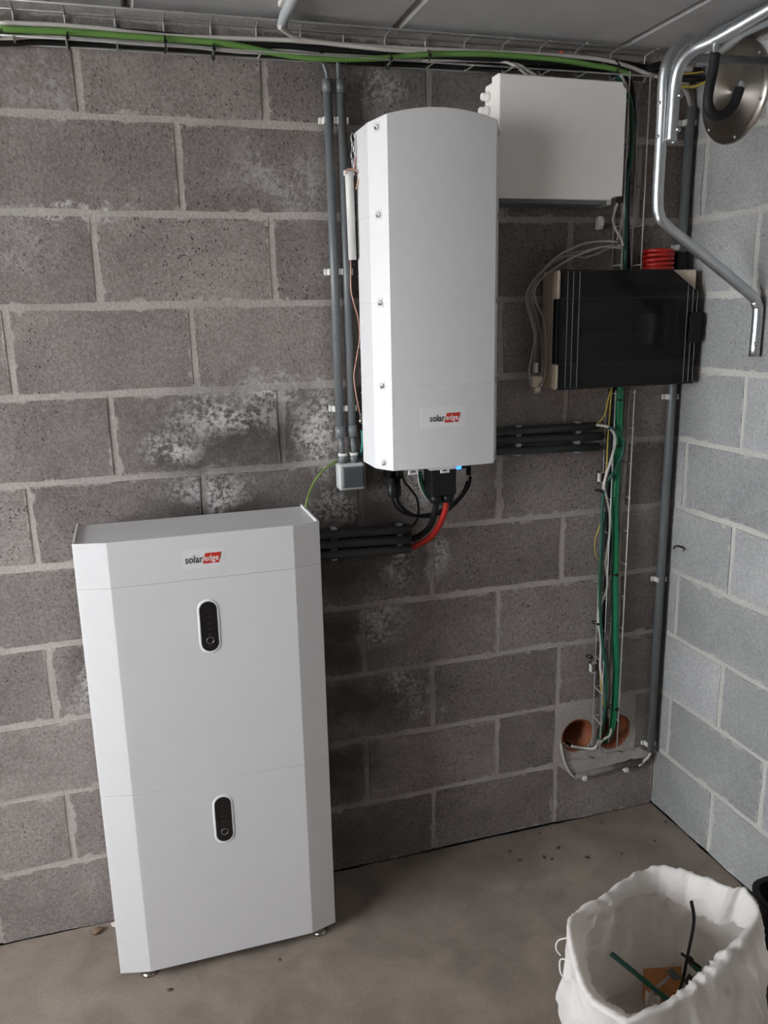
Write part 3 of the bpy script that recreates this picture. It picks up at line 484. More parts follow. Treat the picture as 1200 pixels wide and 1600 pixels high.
# ragged mortar band under the pipe sleeves
pm = MB(); rp = random.Random(5)
top = [(1.405+0.30*i/14, 0.205+rp.uniform(-0.004, 0.008)) for i in range(15)]
bot = [(1.74-0.29*i/16, 0.180-0.02*(i/16)+rp.uniform(-0.009, 0.006)) for i in range(17)]
pm.prism(top+bot, 'y', -0.012, 0.01).build('mortar_patch', M_MORTAR, wall_back)
# pipe sleeves through the wall
for (x, z, r), lab in zip(HOLES, ('orange-brown pipe sleeve in the wall, the left one of two, mostly empty', 'orange-brown pipe sleeve in the wall that the thick green tube enters')):
    o = MB().lathe([(r-0.002, 0.004), (r-0.007, 0.004), (r-0.007, 0.55), (0, 0.55)], (x, 0, z), 'y', 28, cap=False).build('pipe_sleeve', M_TERRA); tag(o, lab, 'pipe', 'pipe sleeves low in the wall')

# ------------------------------------------------------------------ lettering (same print on the two white devices)
def text_mesh(body, size, shear=0.0, bold=0.0, space=1.0):
    cu = bpy.data.curves.new('lettering', 'FONT'); cu.body = body; cu.size = size; cu.extrude = 0.00015; cu.offset = bold; cu.shear = shear; cu.space_character = space; cu.resolution_u = 3
    o = bpy.data.objects.new('lettering', cu); COL.objects.link(o); dg = bpy.context.evaluated_depsgraph_get()
    me = bpy.data.meshes.new_from_object(o.evaluated_get(dg)); bpy.data.objects.remove(o)
    return me
def place_text(name, body, x0, x1, z0, h, y, m, parent, bold):
    me = text_mesh(body, 1.0, 0, bold, 1.0); me.materials.clear()
    xs = [v.co.x for v in me.vertices]; w = max(xs)-min(xs); mn = min(xs); xh = 0.5
    sx = (x1-x0)/w; sz = h
    for v in me.vertices:
        p = v.co; v.co = Vector((x0+(p.x-mn)*sx, y-(0.0002 if p.z > 0 else 0), z0+p.y*sz))
    return link(name, me, m, parent)
def logo(parent, x0, x1, z0, h, y, s=1.0):
    """dark word, then a red slanted block with a pale word; z0 baseline, h font size"""
    xm = x0+(x1-x0)*0.515
    place_text('dark_lettering', 'solar', x0, xm, z0, h, y, M_INK, parent, 0.012)
    zb, zt = z0-h*0.17, z0+h*0.80
    k = (zt-zb)*0.16
    MB().prism([(xm-k*0.2, zb), (x1-k*0.6, zb), (x1+k*1.2, zt), (xm+k*1.4, zt)], 'y', y-0.0002, y+0.0002).build('red_block', M_RED, parent)
    place_text('pale_lettering', 'edge', xm+h*0.14, x1-h*0.07, z0+h*0.08, h*0.80, y-0.0003, M_LABEL, parent, 0.008)

# ------------------------------------------------------------------ battery cabinet
bat = empty('battery_cabinet', (0.3685, -0.15, 0), 'tall white battery cabinet of two stacked modules standing on the floor', 'battery')
BX0, BX1, BF, BS, BB = 0.100, 0.637, -0.252, -0.234, -0.045
def bat_plan(i=0.0): return [(BX0+i, BB), (BX0+i, BS+i*0.3), (0.170, BF+i), (0.572, BF+i), (BX1-i, BS+i*0.3), (BX1-i, BB)]
def shell(name, z0, z1, mt, parent):
    m = MB().prism(bat_plan(), 'z', z0, z1)
    es = [e for e in m.bm.edges if all(v.co.y < -0.2 for v in e.verts)]
    bmesh.ops.bevel(m.bm, geom=es, offset=0.0010, segments=2, profile=0.5, affect='EDGES')
    return m.build(name, mt, parent)
low = shell('lower_module', 0.026, 0.5068, M_WHITE, bat)
upm = shell('upper_module', 0.5072, 1.0058, M_WHITE, bat)
cov = shell('top_cover', 1.0062, 1.100, M_WHITE, bat)
MB().prism(bat_plan(0.004), 'z', 0.5, 1.02).build('inner_frame', M_SEAM, bat)
# rim of the cover around the sunken lid
MB().prism([(BX0, BB), (BX0, BS), (BX0+0.005, BS), (BX0+0.005, BB)], 'z', 1.0995, 1.108).prism([(BX1-0.005, BB), (BX1-0.005, BS), (BX1, BS), (BX1, BB)], 'z', 1.0995, 1.108).prism([(BX0, BS), (0.170, BF), (0.572, BF), (BX1, BS), (BX1-0.004, BS+0.004), (0.572, BF+0.004), (0.170, BF+0.004), (BX0+0.004, BS+0.004)], 'z', 1.0995, 1.108).build('cover_rim', M_WHITE, bat)
MB().prism([(BX0+0.0055, BB), (BX0+0.0055, BS+0.004), (0.170, BF+0.0045), (0.572, BF+0.0045), (BX1-0.0055, BS+0.004), (BX1-0.0055, BB)], 'z', 1.099, 1.1025).build('lid', M_TOPGREY, bat)
def pill(cx, cz, w, h, n=10):
    r = w/2; pts = []
    for i in range(n+1): a = math.pi*i/n; pts.append((cx+r*math.cos(a), cz+h/2-r+r*math.sin(a)))
    for i in range(n+1): a = math.pi+math.pi*i/n; pts.append((cx+r*math.cos(a), cz-h/2+r+r*math.sin(a)))
    return pts
for par, cz in ((upm, 0.8925), (low, 0.4015)):
    cx = 0.3705
    m = MB(); A = pill(cx, cz, 0.046, 0.128); B = pill(cx, cz, 0.038, 0.118)
    va = [m.bm.verts.new((p[0], BF-0.0012, p[1])) for p in A]; vb = [m.bm.verts.new((p[0], BF-0.0002, p[1])) for p in B]; n = len(A)
    vo = [m.bm.verts.new((p[0], BF+0.001, p[1])) for p in pill(cx, cz, 0.050, 0.132)]
    for i in range(n):
        for P1, P2 in ((va, vb), (vo, va)): m.bm.faces.new((P1[i], P1[(i+1) % n], P2[(i+1) % n], P2[i])).smooth = True
    m.build('display_bezel', M_RECESS, par)
    MB().prism(pill(cx, cz, 0.0385, 0.1185), 'y', BF-0.0008, BF+0.001).build('display', M_BLACKGLOSS, par)
    MB().sweep([(cx+0.0078*math.cos(t*math.pi/12), BF-0.001, cz-0.0335+0.0078*math.sin(t*math.pi/12)) for t in range(24)], 0.0007, 5, close=True).build('button_ring', M_STEEL, par)
    for k in range(5): MB().box((cx-0.004, BF-0.0011, cz+0.035-0.014*k), (cx+0.004, BF-0.0007, cz+0.0375-0.014*k)).build('charge_mark', M_MARK, par)
MB().box((0.3235, BF-0.0004, 1.031), (0.413, BF, 1.075)).build('label_plate', M_PLATE, cov)
logo(cov, 0.3295, 0.404, 1.0445, 0.0245, BF-0.0008)
for fx in (0.166, 0.597):
    for fy in (-0.222, -0.075):
        MB().lathe([(0.019, 0.0), (0.019, 0.004), (0.012, 0.008), (0.005, 0.011), (0.005, 0.027)], (fx, fy, 0), 'z', 18).build('levelling_foot', M_FOOT, bat)

# ------------------------------------------------------------------ inverter
inv = empty('inverter', (0.96, -0.1, 1.205), 'white wall-hung inverter with arched top and a small maker label', 'inverter')
IX, IS, IF = 0.160, -0.150, -0.200
def inv_plan(i=0.0, n=8):
    P = [(-IX+i, -0.045), (-IX+i, IS+i*0.4)]
    for j in range(n+1): P.append((-0.130+0.260*j/n, IF+i+0.0-0.006*(1-(2*j/n-1)**2)))
    P += [(IX-i, IS+i*0.4), (IX-i, -0.045)]
    return [(0.96+a, b2) for a, b2 in P]
def arch(x, k): return 2.008-1.05*(x-0.96)**2
SC = [1.221, 1.405, 1.594, 1.785, 1.971]
m = MB(); rings = []
levels = [(1.2045, 0.0012), (1.206, 0.0)]
for zz in SC[1:4]: levels += [(zz-0.0012, 0.0), (zz-0.0005, 0.0004), (zz+0.0005, 0.0004), (zz+0.0012, 0.0)]
levels += [('top', 0.0), ('top2', 0.0015)]
for z, ins in levels:
    P = inv_plan(ins)
    rings.append([m.bm.verts.new((a, b2, (arch(a, 0)-(0.0015 if z == 'top' else 0)) if isinstance(z, str) else z)) for a, b2 in P])
for A, B in zip(rings[:-1], rings[1:]):
    for j in range(len(A)): m.bm.faces.new((A[j], A[(j+1) % len(A)], B[(j+1) % len(A)], B[j]))
m.bm.faces.new(rings[0][::-1])
T = rings[-1]; n = len(T)
for i in range(n//2-1): m.bm.faces.new((T[i], T[i+1], T[n-2-i], T[n-1-i]))
if n % 2: m.bm.faces.new((T[n//2-1], T[n//2], T[n//2+1]))
cover = m.build('cover', M_WHITE, inv)
MB().box((0.822, -0.0455, 1.235), (1.098, -0.002, 1.955)).build('wall_bracket', M_PVC, inv)
for k in range(12): MB().box((0.806, -0.044, 1.26+0.057*k), (1.114, -0.012, 1.264+0.057*k)).build('cooling_fin', M_STEEL, inv)
for s in (-1, 1):
    for z in SC:
        nx, ny = s*0.857, -0.515          # outward direction of the chamfer
        L_ = math.hypot(nx, ny); nx /= L_; ny /= L_
        cx, cy = 0.96+s*0.1455, -0.1745
        if z == 1.971: zc = 1.967
        else: zc = z
        sc = MB()
        e = Vector((-ny, nx, 0)) * (1 if s < 0 else -1)   # along the chamfer
        c0 = Vector((cx, cy, zc)); nv = Vector((nx, ny, 0)); up = Vector((0, 0, 1))
        q = [c0+e*a+up*b2+nv*0.0006 for a, b2 in ((-0.009, -0.011), (0.009, -0.011), (0.009, 0.011), (-0.009, 0.011))]
        q2 = [p-nv*0.004 for p in q]
        va = [sc.bm.verts.new(p) for p in q]; vb = [sc.bm.verts.new(p) for p in q2]
        sc.bm.faces.new(va)
        for i in range(4): sc.bm.faces.new((va[i], va[(i+1) % 4], vb[(i+1) % 4], vb[i]))
        pk = sc.build('screw_pocket', M_TOPGREY, cover)
        MB().lathe([(0.0062, 0.0), (0.0062, 0.003), (0.003, 0.003), (0.0028, 0.001), (0, 0.001)], c0+nv*0.0005, (nx, ny, 0), 10).build('screw', M_STEEL, cover)
def bulge(x): return -0.006*(1-((x-0.96)/0.13)**2)
xs_ = [0.899+0.1135*i/8 for i in range(9)]
MB().prism([(x, IF+bulge(x)-0.0006) for x in xs_]+[(x, IF+bulge(x)+0.001) for x in xs_[::-1]], 'z', 1.303, 1.352).build('label_plate', M_PLATE, cover)
_before = set(cover.children)
logo(cover, 0.921, 0.995, 1.3175, 0.0235, IF-0.0011)
for o in cover.children:
    if o not in _before:
        for v in o.data.vertices: v.co.y += bulge(v.co.x)
# underside: tabs, lamp, glands, plug box
def tab(x, w, h, y=-0.188):
    m = MB(); t = 0.0045
    m.box((x-w/2, y-0.003, 1.2045-h), (x-w/2+t, y+0.003, 1.206)); m.box((x+w/2-t, y-0.003, 1.2045-h), (x+w/2, y+0.003, 1.206)); m.box((x-w/2, y-0.003, 1.2045-h-t), (x+w/2, y+0.003, 1.2045-h)); m.box((x-w/2, y-0.003, 1.2), (x+w/2, y+0.003, 1.206))
    m.build('lock_tab', M_WHITE, inv)
tab(0.884, 0.024, 0.010); tab(0.966, 0.022, 0.012)
MB().box((0.925, -0.195, 1.1965), (1.008, -0.150, 1.2048), 0.002, 1).build('status_strip', M_WHITE, inv)
MB().box((0.994, -0.197, 1.1955), (1.006, -0.190, 1.2035), 0.001, 1).build('blue_lamp', M_LED, inv)
for gx, gy, l, r in ((0.826, -0.13, 0.026, 0.0075), (0.843, -0.13, 0.030, 0.0075), (0.858, -0.12, 0.034, 0.008), (0.874, -0.12, 0.036, 0.008), (0.895, -0.10, 0.012, 0.012), (0.934, -0.10, 0.016, 0.011), (1.052, -0.10, 0.024, 0.014), (1.075, -0.08, 0.05, 0.008)):
    MB().lathe([(r, 0.0), (r, -l*0.45), (r*0.86, -l*0.5), (r*0.86, -l), (0, -l)], (gx, gy, 1.2046), 'z', 14).build('cable_gland', M_BLACK, inv)
for px, py in ((0.856, -0.13), (0.868, -0.12)):
    pass
pb = MB().box((0.951, -0.135, 1.118), (1.019, -0.075, 1.2046), 0.004, 2).build('connector_box', M_BLACK, inv)
for gx in (0.9695, 1.001): MB().lathe([(0.0175, 0.0), (0.0175, -0.014), (0.014, -0.022), (0, -0.022)], (gx, -0.115, 1.119), 'z', 16).build('box_outlet', M_BLACK, pb)
for key, lab in (('m1', 'left'), ('m2', 'right')):
    p0 = D[key][0]
    MB().lathe([(0.0095, 0.038), (0.0095, 0.018), (0.0115, 0.016), (0.0115, -0.006), (0.008, -0.012), (0, -0.012)], (p0[0], p0[1], p0[2]+0.004), 'z', 12).build('solar_plug', M_BLACK, inv)

# ------------------------------------------------------------------ antenna stick and its copper wire
ant = empty('antenna_stick', (0.7835, -0.055, 1.70), 'slim white antenna tube hanging beside the inverter', 'antenna')
MB().lathe([(0.0, 0.0), (0.0095, 0.0), (0.0098, 0.17), (0.0102, 0.188), (0.0135, 0.189), (0.0135, 0.199), (0.009, 0.200), (0.008, 0.196), (0, 0.196)], (0.7835, -0.055, 1.697), (-0.012, 0, 1), 16).build('tube', M_CLIP, ant)
cable('antenna_wire', 'cop_down', 0.0016, M_COPPER, 'thin copper-coloured antenna wire hanging down beside the inverter', 'wire', 6)
cable('antenna_wire', 'cop_loop', 0.0028, M_COPPER, 'short copper-coloured wire loop against the inverter side, above the antenna', 'wire', 6)
cable('antenna_wire', 'cop_loop2', 0.0020, M_COPPER, 'copper-coloured wire wound around the hanging hook beside the inverter', 'wire', 6)
cable('antenna_wire', 'cop_ring', 0.0018, M_COPPER, 'copper-coloured wire curled over the white antenna cap', 'wire', 6)
hk = empty('hanging_chain', (0.79, -0.06, 1.93), 'small steel hanging hook and chain at the inverter top left', 'hook')
for k in range(4):
    c = Vector((0.7915-0.0005*k, -0.060, 1.966-0.018*k)); a = k % 2
    MB().sweep([c+Vector(((0.0045*math.cos(t))*(1-a*0.8), -0.0045*a*math.cos(t), 0.011*math.sin(t))) for t in [2*math.pi*i/14 for i in range(14)]], 0.0014, 6, close=True).build('chain_link', M_STEEL, hk)
pg = empty('coax_plug', (0.80, -0.035, 1.30), 'small brass plug ending the copper antenna wire beside the inverter', 'plug')
pe = Vector(D['cop_down'][-1])
MB().lathe([(0.0035, 0.012), (0.005, 0.010), (0.005, -0.004), (0.0065, -0.005), (0.0065, -0.012), (0.003, -0.018), (0, -0.018)], pe, 'z', 10).build('plug_body', M_FOOT, pg)
cable('teal_cable', 'teal', 0.0042, M_CTEAL, 'short teal cable end beside the inverter lower left edge', 'cable', 8)
cable('black_wire', 'thinblk', 0.0018, M_CBLACK, 'thin black wire curving under the inverter lower left corner', 'wire', 6)

# ------------------------------------------------------------------ grey conduits
def clip(parent, c, axis, r, m=M_CLIP):
    """open saddle clip: a base pad and two curved jaws"""
    c = Vector(c); mb = MB()
    w = 0.0075
    if axis == 'z':
        for s in (-1, 1): mb.box((c.x+s*(r-0.001), c.y-0.006, c.z-w), (c.x+s*(r+0.0042), -0.0042, c.z+w), 0.0008, 1)
        mb.box((c.x-r-0.012, -0.012, c.z-w), (c.x+r+0.004, -0.0042, c.z+w), 0.0008, 1)
    else:
        for s in (-1, 1): mb.box((c.x-w, c.y-0.007, c.z+s*(r-0.001)), (c.x+w, -0.0042, c.z+s*(r+0.0036)), 0.0008, 1)
        mb.box((c.x-w, -0.012, c.z-r-0.003), (c.x+w, -0.0042, c.z+r+0.003), 0.0008, 1)
    return mb.build('clip', m, parent)
for x, lab, feed in ((0.7455, 'grey upright conduit farther from the inverter, entering the switch box', 'feed1'), (0.7765, 'grey upright conduit nearer the inverter, entering the switch box', 'feed2')):
    c = empty('wall_conduit', (x, -0.022, 1.22), lab, 'conduit', 'pair of upright grey conduits')
    R = 0.0105
    MB().sweep([(x-0.001, -0.022, 2.09), (x+0.002, -0.022, 1.27)], R, 16).build('tube', M_PVC, c)
    MB().sweep([(x-0.001, -0.022, 2.097), (x-0.001, -0.022, 2.068)], 0.0125, 16, hollow=0.8).build('collar', M_PVC, c)
    MB().sweep([(x+0.002, -0.022, 1.297), (x+0.003, -0.022, 1.268)], 0.013, 16, hollow=0.8).build('collar', M_PVC, c)
    MB().sweep([(x+0.003, -0.022, 1.27), (x+0.005, -0.024, 1.225)], 0.0072, 12).build('inner_pipe', M_PVC, c)
    for z in (2.010, 1.671, 1.340): clip(c, (x+0.0005, -0.022, z), 'z', R)
    cable('feed_cable', feed, 0.0046, M_PVC, 'grey cable dropping from the tray into the '+('left' if feed == 'feed1' else 'right')+' upright conduit', 'cable', 8)
# switch box under the conduits
sw = empty('switch_box', (0.770, -0.03, 1.167), 'square grey surface-mounted switch box below the two upright conduits', 'switch')
MB().box((0.735, -0.030, 1.133), (0.806, -0.0042, 1.203), 0.008, 3).build('housing', M_SWFRAME, sw)
MB().box((0.7345, -0.046, 1.132), (0.806, -0.029, 1.202), 0.008, 3).build('frame', M_SWFRAME, sw)
MB().box((0.7415, -0.0475, 1.1385), (0.8015, -0.040, 1.1960), 0.006, 3).build('gap', M_BLACK, sw)
MB().box((0.7435, -0.0510, 1.1405), (0.7995, -0.044, 1.1940), 0.004, 3).build('rocker', M_SWROCK, sw)
for x in (0.7515, 0.7800):
    nk = MB().lathe([(0.0125, 0.0), (0.0115, 0.018), (0.0105, 0.019), (0.0105, 0.0185)], (x, -0.024, 1.201), 'z', 16).build('entry_neck', M_PVC, sw)
    MB().lathe([(0.0118, 0.0), (0.0122, 0.007), (0.008, 0.0075), (0.008, 0.004)], (x, -0.024, 1.2195), 'z', 16).build('sealing_ring', M_CLIP, nk)
cable('earth_wire', 'earth_l', 0.0034, M_EARTH, 'green-yellow earth wire rising from behind the battery cabinet to the switch box', 'wire')
# three conduits leaving the battery cabinet
for i, nm in enumerate(('top', 'middle', 'bottom')):
    a, b2 = Vector(D['lc%d' % i][0]), Vector(D['lc%d' % i][1]); a = a+(a-b2).normalized()*0.09
    a.y = b2.y = -0.020
    c = empty('wall_conduit', (b2.x-0.1, -0.02, b2.z), nm+' one of three short dark conduits right of the battery cabinet', 'conduit', 'three conduits beside the battery')
    MB().sweep([a, b2], 0.0125, 16, hollow=0.86).build('tube', M_PVCD, c)
    for t in (0.905, 0.36):
        q = a.lerp(b2, t); clip(c, q, 'x', 0.0125, M_PVCL)
for i, nm in enumerate(('top', 'middle', 'bottom')):
    a, b2 = Vector(D['rc%d' % i][0]), Vector(D['rc%d' % i][1]); d = (b2-a).normalized(); a = a-d*0.16; a.y = b2.y = -0.020
    c = empty('wall_conduit', (b2.x-0.2, -0.02, b2.z), nm+' one of three dark conduits between inverter and vertical cable tray', 'conduit', 'three conduits right of the inverter')
    MB().sweep([a, b2], 0.0115, 16, hollow=0.86).build('tube', M_PVCD, c)
    for xx in (1.245, 1.427):
        q = a+(b2-a)*((xx-a.x)/(b2.x-a.x)); clip(c, q, 'x', 0.0115, M_PVCL)
rcd = empty('wall_conduit', (1.727, -0.022, 0.19), 'long grey conduit running down the dark corner beside the right wall', 'conduit')
MB().sweep([(1.7335, -0.022, 2.085), (1.729, -0.022, 1.30), (1.727, -0.022, 0.20)], 0.0125, 16, hollow=0.85).build('tube', M_PVC, rcd)
for p in D['clips_r']: clip(rcd, (1.7335-0.0065*(2.085-p[2])/1.9, -0.022, p[2]), 'z', 0.0125)
cable('grey_cable', 'flex_r', 0.0058, M_CGREY, 'grey cable bending into the top of the corner conduit', 'cable')
lcd = empty('wall_conduit', (1.58, -0.016, 0.159), 'short grey conduit lying level in the mortar under the pipe sleeves', 'conduit')
MB().sweep([(1.455, -0.014, 0.1575), (1.700, -0.014, 0.165)], 0.0105, 14, hollow=0.85).build('tube', M_DUSTY, lcd)
for xx in (1.492, 1.640): MB().box((xx-0.007, -0.032, 0.146), (xx+0.007, -0.0042, 0.160), 0.002, 1).build('clip', M_CLIP, lcd)

# ------------------------------------------------------------------ cables under the inverter
cable('battery_cable', 'red', 0.0082, M_CRED, 'thick red flexible cable curving from inverter plug to lowest conduit', 'cable', 12)
cable('battery_cable', 'blk', 0.0082, M_CBLACK, 'thick black flexible cable beside the red one under the inverter', 'cable', 12)
cable('solar_cable', 'm1', 0.0040, M_CBLACK, 'black solar cable looping under the inverter from the left plug', 'cable')
cable('solar_cable', 'm2', 0.0042, M_CBLACK, 'black solar cable looping under the inverter from the right plug', 'cable')
cable('signal_cable', 'm3', 0.0032, M_CBLACK, 'thin black cable dropping from inverter to the top short conduit', 'cable')
cable('earth_cable', 'gw1', 0.0055, M_CDKG, 'dark green cable bowing under the inverter behind the connector box', 'cable')
cable('signal_cable', 'gw2', 0.0022, M_CWHITE, 'thin pale cable bowing under the inverter left of the dark green one', 'cable')

# ------------------------------------------------------------------ wire cable trays
wr = 0.0022
tray = empty('cable_tray', (0.6, -0.03, 2.136), 'horizontal wire basket cable tray under the ceiling along the wall', 'cable tray')
def tz(x, lo): return (2.131+0.010*(x-0.085)/1.4) if lo else (2.197+0.007*(x-0.185)/1.4)
X0, X1 = -0.52, 1.60
for y in (-0.060, -0.008):
    for lo in (0, 1):
        MB().sweep([(X0, y, tz(X0, lo)), (X1, y, tz(X1, lo))], wr, 7).build('long_wire', M_WIRE, tray)
MB().sweep([(X0, -0.006, 2.166), (X1, -0.006, 2.172)], wr, 7).build('long_wire', M_WIRE, tray)
k = -6
while 0.085+0.1007*k < X1:
    x = 0.085+0.1007*k; a, b2 = tz(x, 0), tz(x, 1)
    pts = [(x, -0.0635, a+0.0015), (x, -0.058, a+0.001), (x, -0.016, a), (x, -0.009, a-0.002), (x, -0.0066, a-0.009), (x, -0.0066, b2+0.009), (x, -0.009, b2+0.001), (x, -0.016, b2-0.001), (x, -0.058, b2-0.001), (x, -0.0635, b2-0.0005)]
    MB().sweep(pts, 0.0023, 7).build('cross_wire', M_WIRE, tray); k += 1
def vtray(z0, z1, label, zs):
    t = empty('cable_tray', (1.55, -0.03, z0), label, 'cable tray')
    for x in (1.523, 1.583):
        MB().sweep([(x-0.004, -0.060, z0), (x-0.004, -0.060, z1)], 0.0019, 7).build('long_wire', M_WIREV, t)
        MB().sweep([(x, -0.0085, z0), (x, -0.0085, z1)], 0.0019, 7).build('long_wire', M_WIREV, t)
    MB().sweep([(1.553, -0.0085, z0), (1.553, -0.0085, z1)], 0.0019, 7).build('long_wire', M_WIREV, t)
    for z in zs:
        pts = [(1.518, -0.0635, z), (1.519, -0.056, z), (1.523, -0.014, z), (1.526, -0.0066, z), (1.534, -0.0062, z), (1.573, -0.0062, z), (1.580, -0.0066, z), (1.583, -0.014, z), (1.580, -0.056, z), (1.579, -0.0635, z)]
        MB().sweep(pts, 0.0019, 7).build('cross_wire', M_WIREV, t)
    return t
vtray(0.250, 1.352, 'vertical wire cable tray from the breaker panel down to the pipe sleeves', [1.344-0.0995*i for i in range(11)])
vtray(1.672, 2.150, 'vertical wire cable tray between ceiling tray and breaker panel', [2.083-0.1*i for i in range(5)])
for (x, y, z), lab in zip(D['brk'], ('small steel tray bracket on the wall, upper one below the panel', 'small steel tray bracket on the wall, lower one above the pipe sleeves')):
    b3 = empty('tray_bracket', (x, -0.01, z), lab, 'bracket', 'brackets of the vertical tray')
    MB().box((x-0.009, -0.020, z-0.016), (x+0.010, -0.0042, z-0.013)).box((x-0.009, -0.020, z+0.013), (x+0.010, -0.0042, z+0.016)).box((x-0.009, -0.008, z-0.016), (x+0.010, -0.0042, z+0.016)).box((x-0.009, -0.020, z-0.016), (x-0.005, -0.0042, z+0.016)).build('plate', M_CLIP, b3)
    MB().lathe([(0.004, 0), (0.004, 0.004), (0, 0.0045)], (x+0.002, -0.008, z), '-y', 8).build('screw', M_STEEL, b3)

# ------------------------------------------------------------------ cables in the ceiling tray
for name, key, r, mt, lab in (
    ('green_cable', 'c_green', 0.0066, M_CGREEN, 'thick leaf-green cable lying along the front of the ceiling tray'),
    ('white_cable', 'c_w1', 0.0050, M_CWHITE, 'white cable at the left end of the ceiling tray, above the green one'),
    ('white_cable', 'c_w2', 0.0050, M_CWHITE, 'white cable along the top of the ceiling tray towards the right corner'),
    ('white_cable', 'c_w3', 0.0052, M_CWHITE, 'white cable coming out of the ceiling conduit into the tray'),
    ('white_cable', 'c_w4', 0.0042, M_CWHITE, 'white cable just below the green cable at the left of the ceiling tray'),
    ('white_cable', 'c_w5', 0.0042, M_CWHITE, 'lowest white cable sagging along the ceiling tray'),
    ('white_cable', 'c_w6', 0.0038, M_CWHITE, 'white cable dropping from the tray to the cable box, left one'),
    ('white_cable', 'c_w7', 0.0038, M_CWHITE, 'white cable dropping from the tray to the cable box, right one'),
    ('black_cable', 'c_b1', 0.0070, M_CBLACK, 'thick black cable behind the green one in the ceiling tray'),
    ('black_cable', 'c_b2', 0.0065, M_CBLACK, 'black cable at the back of the ceiling tray running into the corner'),
    ('black_cable', 'c_b3', 0.0060, M_CBLACK, 'black cable lowest at the back of the ceiling tray'),
    ('black_cable', 'c_b4', 0.0080, M_CBLACK, 'thick black cable in the middle of the ceiling tray'),
    ('black_cable', 'c_b5', 0.0065, M_CBLACK, 'black cable turning down beside the white cable box'),
    ('green_cable', 'c_g2', 0.0055, M_CDKG, 'dark green cable turning down the upper vertical tray'),
    ('grey_cable', 'c_grey1', 0.0034, M_CGREY, 'grey cable running down close to the right edge of the cable box'),
    ('grey_cable', 'c_grey2', 0.0034, M_CGREY, 'grey cable dropping inside the upper vertical tray'),
    ('yellow_wire', 'c_y1', 0.0022, M_CYEL, 'thin yellow wire in the corner behind the bent tube, upper one'),
    ('yellow_wire', 'c_y2', 0.0036, M_CYEL, 'yellow wire in the corner behind the bent tube, lower one'),
    ('black_cable', 'c_dk1', 0.0070, M_CBLACK, 'black cable leaving the tray end for the corner, upper one'),
    ('black_cable', 'c_dk2', 0.0075, M_CBLACK, 'black cable leaving the tray end for the corner, lower one')):
    cable(name, key, r, mt, lab, 'wire' if 'wire' in name else 'cable', 8, 5)
gl = empty('cable_coupler', (1.665, -0.06, 2.155), 'grey cable coupler in the corner under the ceiling', 'coupler')
MB().sweep([(1.650, -0.055, 2.168), (1.700, -0.055, 2.168)], 0.012, 12).sweep([(1.640, -0.055, 2.168), (1.652, -0.055, 2.168)], 0.009, 12).build('sleeve', M_PVCL, gl)
tag(MB().lathe([(0.0055, 0), (0.0055, 0.010), (0.004, 0.012), (0, 0.012)], (1.338, -0.030, 2.186), '-y', 12).build('orange_cap', M_ORBIT), 'small orange cap above the ceiling tray cables', 'cap')
def tie(c, rad, axis, lab):
    t = empty('cable_tie', c, lab, 'cable tie', 'black cable ties'); c = Vector(c)
    pts = []
    for i in range(16):
        a = 2*math.pi*i/16; u, v = rad[0]*math.cos(a), rad[1]*math.sin(a)
        pts.append(c+(Vector((0, u, v)) if axis == 'x' else Vector((v, u, 0))))
    MB().sweep(pts, 0.0017, 6, close=True).build('band', M_BLACK, t)
    d = Vector((0, -rad[0], 0)); MB().box(c+d+Vector((-0.0035, -0.004, -0.003)), c+d+Vector((0.0035, 0.002, 0.003)), 0.0006, 1).build('head', M_BLACK, t)
for (x, y, z), lab in zip(D['ties'], ('black cable tie round the green cable, second from the left', 'leftmost black cable tie on the ceiling tray', 'third black cable tie from the left on the ceiling tray', 'black cable tie round the green cable above the inverter', 'black cable tie on the tray above the inverter left edge', 'black cable tie round the green cable right of the cable box')):
    tie((x, -0.045, z), (0.022, 0.016), 'x', lab)
for (x, y, z), r, lab in zip(D['vties'], (0.012, 0.012, 0.012, 0.013, 0.010, 0.009, 0.008), ('black cable tie round the green tube just below the panel', 'black cable tie round the green tube by the dark conduit ends', 'black cable tie round the green tube halfway down the tray', 'black cable tie round the green tube just above the pipe sleeve', 'black cable tie on the left tray wires under the upper bracket', 'black cable tie on the left tray wires above the lower bracket', 'black cable tie at the lower tray bracket')):
    tie((x, -0.048, z), (r+0.004, r), 'z', lab)

